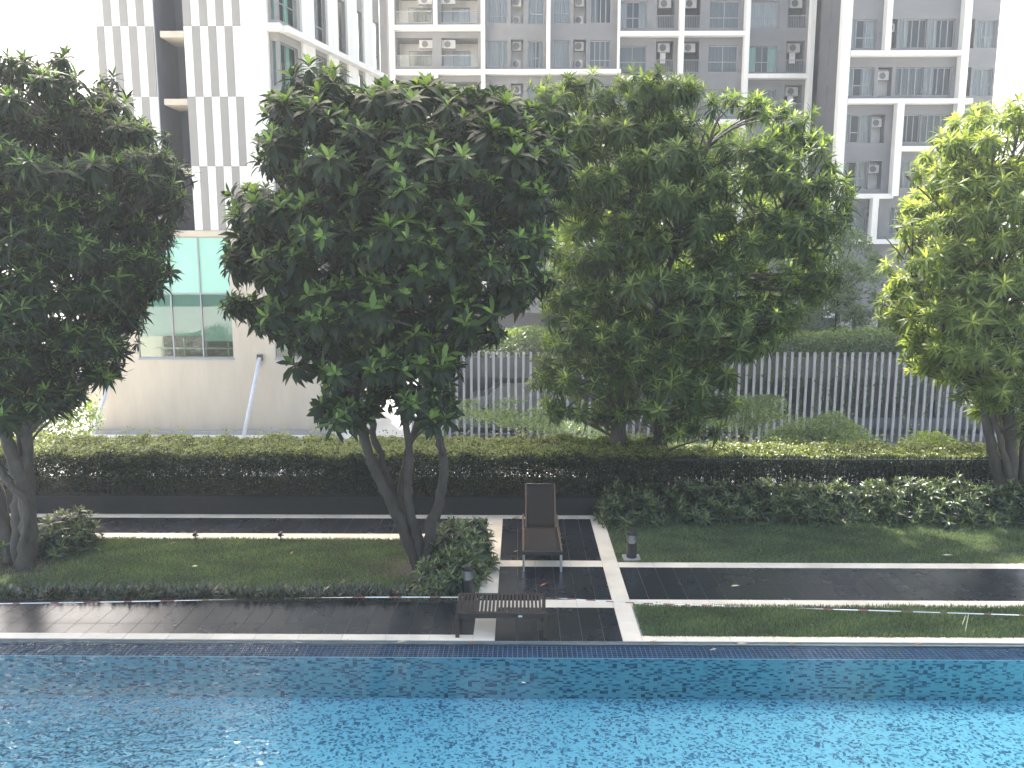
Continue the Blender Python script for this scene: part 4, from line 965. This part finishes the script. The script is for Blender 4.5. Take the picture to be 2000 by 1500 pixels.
MB().box(-Wd+.02, Wd-.02, hy+.10, hy+.14, zs_-.045, zs_-.01).build('cross_bar', M['teak'], lg)
def sheet(p0, p1, hw0, hw1, sag, nx=8, ny=10, thick=.004):
    V = []; F = []
    for j in range(ny+1):
        t = j/ny; c = Vector(p0).lerp(Vector(p1), t); hw = hw0+(hw1-hw0)*t
        nrm = (Vector(p1)-Vector(p0)).cross(Vector((1, 0, 0))).normalized(); nrm = nrm if nrm.z > 0 else -nrm
        for i in range(nx+1):
            u = 2*i/nx-1; p = c+Vector((u*hw, 0, 0))-nrm*sag*(1-u*u)*math.sin(math.pi*min(1, max(.08, t))); V.append(tuple(p))
    for j in range(ny):
        for i in range(nx): a = j*(nx+1)+i; F.append((a, a+1, a+nx+2, a+nx+1))
    m = MB(); m.v = V; m.f = F; return m
o = sheet((0, 0, zs_+.014), (0, hy-.01, zs_+.014), Wd-.01, Wd-.03, .025).build('seat_sling', M['sling'], lg, smooth=True)
o.modifiers.new('s', 'SOLIDIFY').thickness = .004
o = sheet((0, hy, zs_+.02), (0, hy+.55, zs_+.665), Wd-.045, Wd-.045, .03).build('back_sling', M['sling'], lg, smooth=True)
o.modifiers.new('s', 'SOLIDIFY').thickness = .004
MB().tube([(-Wd+.05, hy+.55, zs_+.66), (Wd-.05, hy+.55, zs_+.66)], .014, 8).build('top_bar', M['black_metal'], lg)

# ------------------------------------------------------------------ slatted bench table
bn = thing('slatted_bench', (-.255, 10.9, 0), 'dark slatted wooden bench standing on the pool coping', 'bench')
bw, bd, bh = .61, .31, .375
for s in (-1, 1):
    MB().box(-bw, bw, s*bd-.03, s*bd+.03, bh-.022, bh).build('top_rail', M['wood'], bn, bevel=.003)
    MB().box(-bw+.055, bw-.055, s*(bd-.012)-.012, s*(bd-.012)+.012, bh-.092, bh-.024).build('apron', M['wood'], bn, bevel=.003)
    MB().box(s*(bw-.025)-.012, s*(bw-.025)+.012, -bd+.06, bd-.06, bh-.09, bh-.024).build('apron', M['wood'], bn, bevel=.003)
    for q in (-1, 1): MB().box(s*(bw-.009)-.026, s*(bw-.009)+.026, q*(bd-.009)-.026, q*(bd-.009)+.026, .009, bh-.024).build('leg', M['wood'], bn, bevel=.003)
sm_ = MB().box(-.0165, .0165, -bd+.032, bd-.032, bh-.020, bh-.001).mesh('slat', M['wood'])
for i in range(23): link('slat', sm_, bn, (-bw+.02+i*(2*bw-.04)/22, 0, 0))
MB().box(.235, .29, -bd-.0025, -bd+.0, bh-.07, bh-.045).build('label', M['sticker'], bn)

# ------------------------------------------------------------------ bollard lights
def bollard(c, label, base=True):
    o = thing('bollard_light', (c[0], c[1], 0), label, 'bollard light', 'black bollard lights beside the centre path')
    MB().lathe([(.088, .03), (.088, .30)], 20).build('post', M['black_metal'], o, smooth=False)
    MB().lathe([(.060, .30), (.060, .45)], 18).build('lamp_tube', M['tape_w'], o)
    for k in range(6): z = .315+k*.023; MB().lathe([(.060, z), (.090, z+.004), (.090, z+.009), (.060, z+.013)], 20).build('louvre_ring', M['steel'], o)
    MB().lathe([(.091, .452), (.093, .47), (.093, .50), (.06, .515), (.0, .518)], 20).build('cap', M['black_metal'], o)
    MB().box(-.15, .15, -.13, .13, .0, .04).build('base', M['concrete'], o, bevel=.006)
c1 = G(913, 1172); bollard((c1.x, c1.y+.1), 'black bollard light half buried in the leafy shrub left of the path')
c2 = G(1233, 1092); bollard((c2.x, c2.y), 'black bollard light on a concrete base on the right lawn')
for px, lab in ((167, 'leftmost of the small spike lights along the left lawn'), (383, 'middle one of the small spike lights along the left lawn'), (549, 'rightmost of the small spike lights along the left lawn')):
    q = G(px, 1060); o = thing('spike_light', (q.x, q.y, 0), lab, 'garden light', 'spike lights along the left lawn')
    MB().tube([(0, 0, 0), (0, 0, .15)], .011, 8).build('spike', M['black_metal'], o)
    MB().tube([(0, -.055, .165), (0, .04, .185)], [.036, .03], 12).build('lamp_head', M['black_metal'], o); MB().box(-.055, .055, -.012, .012, .135, .15).build('bracket', M['black_metal'], o)

# ------------------------------------------------------------------ barrier tape
tp = [P(-60, 1180, 11.35), P(300, 1174, 11.32), P(640, 1167, 11.25), P(925, 1166.5, 11.23), P(1062, 1167, 11.22), P(1230, 1177, 11.25), P(1500, 1186, 11.2), P(1760, 1194, 11.1), P(2080, 1204, 11.0)]
tpath = smooth_path(tp, 26); to = thing('barrier_tape', tuple(tp[0]), 'red and white striped barrier tape strung across the deck and over the bench', 'barrier tape')
mw, mr_ = MB(), MB(); acc = 0
for i, (a, b) in enumerate(zip(tpath, tpath[1:])):
    tw0, tw1 = math.sin(i*.11)*.9+.5, math.sin((i+1)*.11)*.9+.5; hw = .0075
    f_ = lambda p, t, s: tuple(p-tp[0]+Vector((0, math.cos(t)*hw*s, math.sin(t)*hw*s)))
    acc += (b-a).length; mm = mr_ if (int(acc/.14) % 2 and (.4 < a.x < 3.4 or int(acc/.14) % 4 == 1)) else mw
    mm.quad(f_(a, tw0, -1), f_(b, tw1, -1), f_(b, tw1, 1), f_(a, tw0, 1))
mw.build('white_band', M['tape_w'], to); mr_.build('red_band', M['tape_r'], to)
k_ = P(938, 1167, 11.2)-tp[0]; kn = MB()
for q in range(4): kn.tube([k_, k_+Vector((rs.uniform(-.05, .05), rs.uniform(-.05, 0), rs.uniform(0, .05))), k_+Vector((rs.uniform(-.07, .07), -.04, rs.uniform(-.03, .02)))], [.008, .007, .003], 5)
kn.build('knot', M['tape_w'], to)
for (x0, y0, x1, y1, lab) in ((1878, 1224, 1886, 1202, 'short pale stick leaning in the right grass strip'), (1884, 1240, 1892, 1198, 'long pale stick holding the tape in the right grass strip')):
    a = G(x0, y0); b = P(x1, y1, a.y+.08); o = MB().tube([(0, 0, 0), b-a], [.008, .006], 6).build('stick', M['dead_pale'], loc=a); tag(o, lab, 'stick')

# ------------------------------------------------------------------ fallen leaves
def dead_leaf(px, py, L, rz, mat, label, z=.012):
    q = G(px, py, z); v, f = leaf_tpl(L, L*.32, -.25, .5, True); me = npmesh('fallen_leaf', v+np.array([[0, 0, .0]]), f, M[mat])
    o = link('fallen_leaf', me, None, (q.x, q.y, z), (R(rs.uniform(-12, 12)), R(rs.uniform(-4, 4)), R(rz))); return tag(o, label, 'fallen leaf', 'fallen leaves')
dead_leaf(1054, 1146, .17, 38, 'dead_red', 'curled red-brown leaf on the dark tiles before the lounger')
dead_leaf(1427, 1145, .14, 5, 'dead_pale', 'pale leaf lying on the dark right-hand path')
dead_leaf(877, 1222-40, .1, 60, 'dead', 'small brown leaf on the front path left of the bench') if False else None
dead_leaf(330, 1062, .13, 20, 'dead', 'brown leaf between the spike lights at the back of the left lawn', .05)
dead_leaf(374, 1106, .14, -20, 'dead_pale', 'pale leaf in the middle of the left lawn', .05)
dead_leaf(566, 1083, .12, 75, 'dead', 'upright brown leaf right of the rightmost spike light', .05)
dead_leaf(666, 1138, .11, 50, 'dead', 'brown leaf on the left lawn near the tree foot', .05)
dead_leaf(345, 1254, .10, 5, 'dead', 'tan leaf on the coping, leftmost along the pool edge')
dead_leaf(682, 1254, .08, 120, 'dead', 'upright tan leaf on the pool edge left of the bench')
dead_leaf(775, 1254, .13, 4, 'dead_pale', 'long curled tan leaf on the pool edge just left of the bench')
dead_leaf(912, 1254, .12, 0, 'dead', 'tan leaf on the pool edge between the bench legs')
dead_leaf(1266, 1254.5, .13, 8, 'dead', 'tan leaf on the pool edge at the corner of the grass strip')
dead_leaf(1438, 1256.5, .14, -12, 'dead_pale', 'pale leaf on the pool edge below the grass strip')
dead_leaf(1540, 1256.5, .09, 3, 'dead', 'small brown leaf on the pool edge right of the pale leaf')
dead_leaf(1785, 1259, .12, 5, 'dead_red', 'orange-brown leaf on the pool edge far to the right')
dead_leaf(336, 1222, .07, 5, 'dead_pale', 'tiny pale leaf on the front path at the left')
dead_leaf(1018, 1332, .07, -30, 'dead_pale', 'yellow leaf floating on the pool below the bench', -.009)
dead_leaf(1386, 1270, .10, 12, 'dead_pale', 'white leaf in the water over the navy rim', -.009)
dead_leaf(998, 1014, .2, 15, 'dead', 'dry twig-like leaf behind the left side of the lounger')
dead_leaf(1085, 1052, .13, -8, 'dead_pale', 'pale leaf on the tiles right of the lounger')
dead_leaf(1002, 1078, .10, 20, 'dead_pale', 'pale leaf on the tiles at the left front leg of the lounger')
dead_leaf(1840, 1084, .16, -18, 'dead_pale', 'pale leaf on the right lawn near the right edge', .05)
dead_leaf(1445, 1213, .05, 10, 'dead', 'tiny leaf in the grass strip') if False else None

# ------------------------------------------------------------------ thin haze added to stand in for window glare
if GLARE_HAZE:
    m, t, N, L = nodes('glare_haze'); v = N('ShaderNodeVolumePrincipled'); v.inputs['Color'].default_value = (.93, .96, 1, 1); v.inputs['Density'].default_value = GLARE_HAZE; v.inputs['Anisotropy'].default_value = .35
    oo = N('ShaderNodeOutputMaterial'); L(v.outputs[0], oo.inputs['Volume'])
    hz = MB().box(-405, 405, -65, 705, OUT-1.5, 57).build('haze', m); tag(hz, 'thin pale haze added to stand in for window glare', 'haze', kind='stuff')
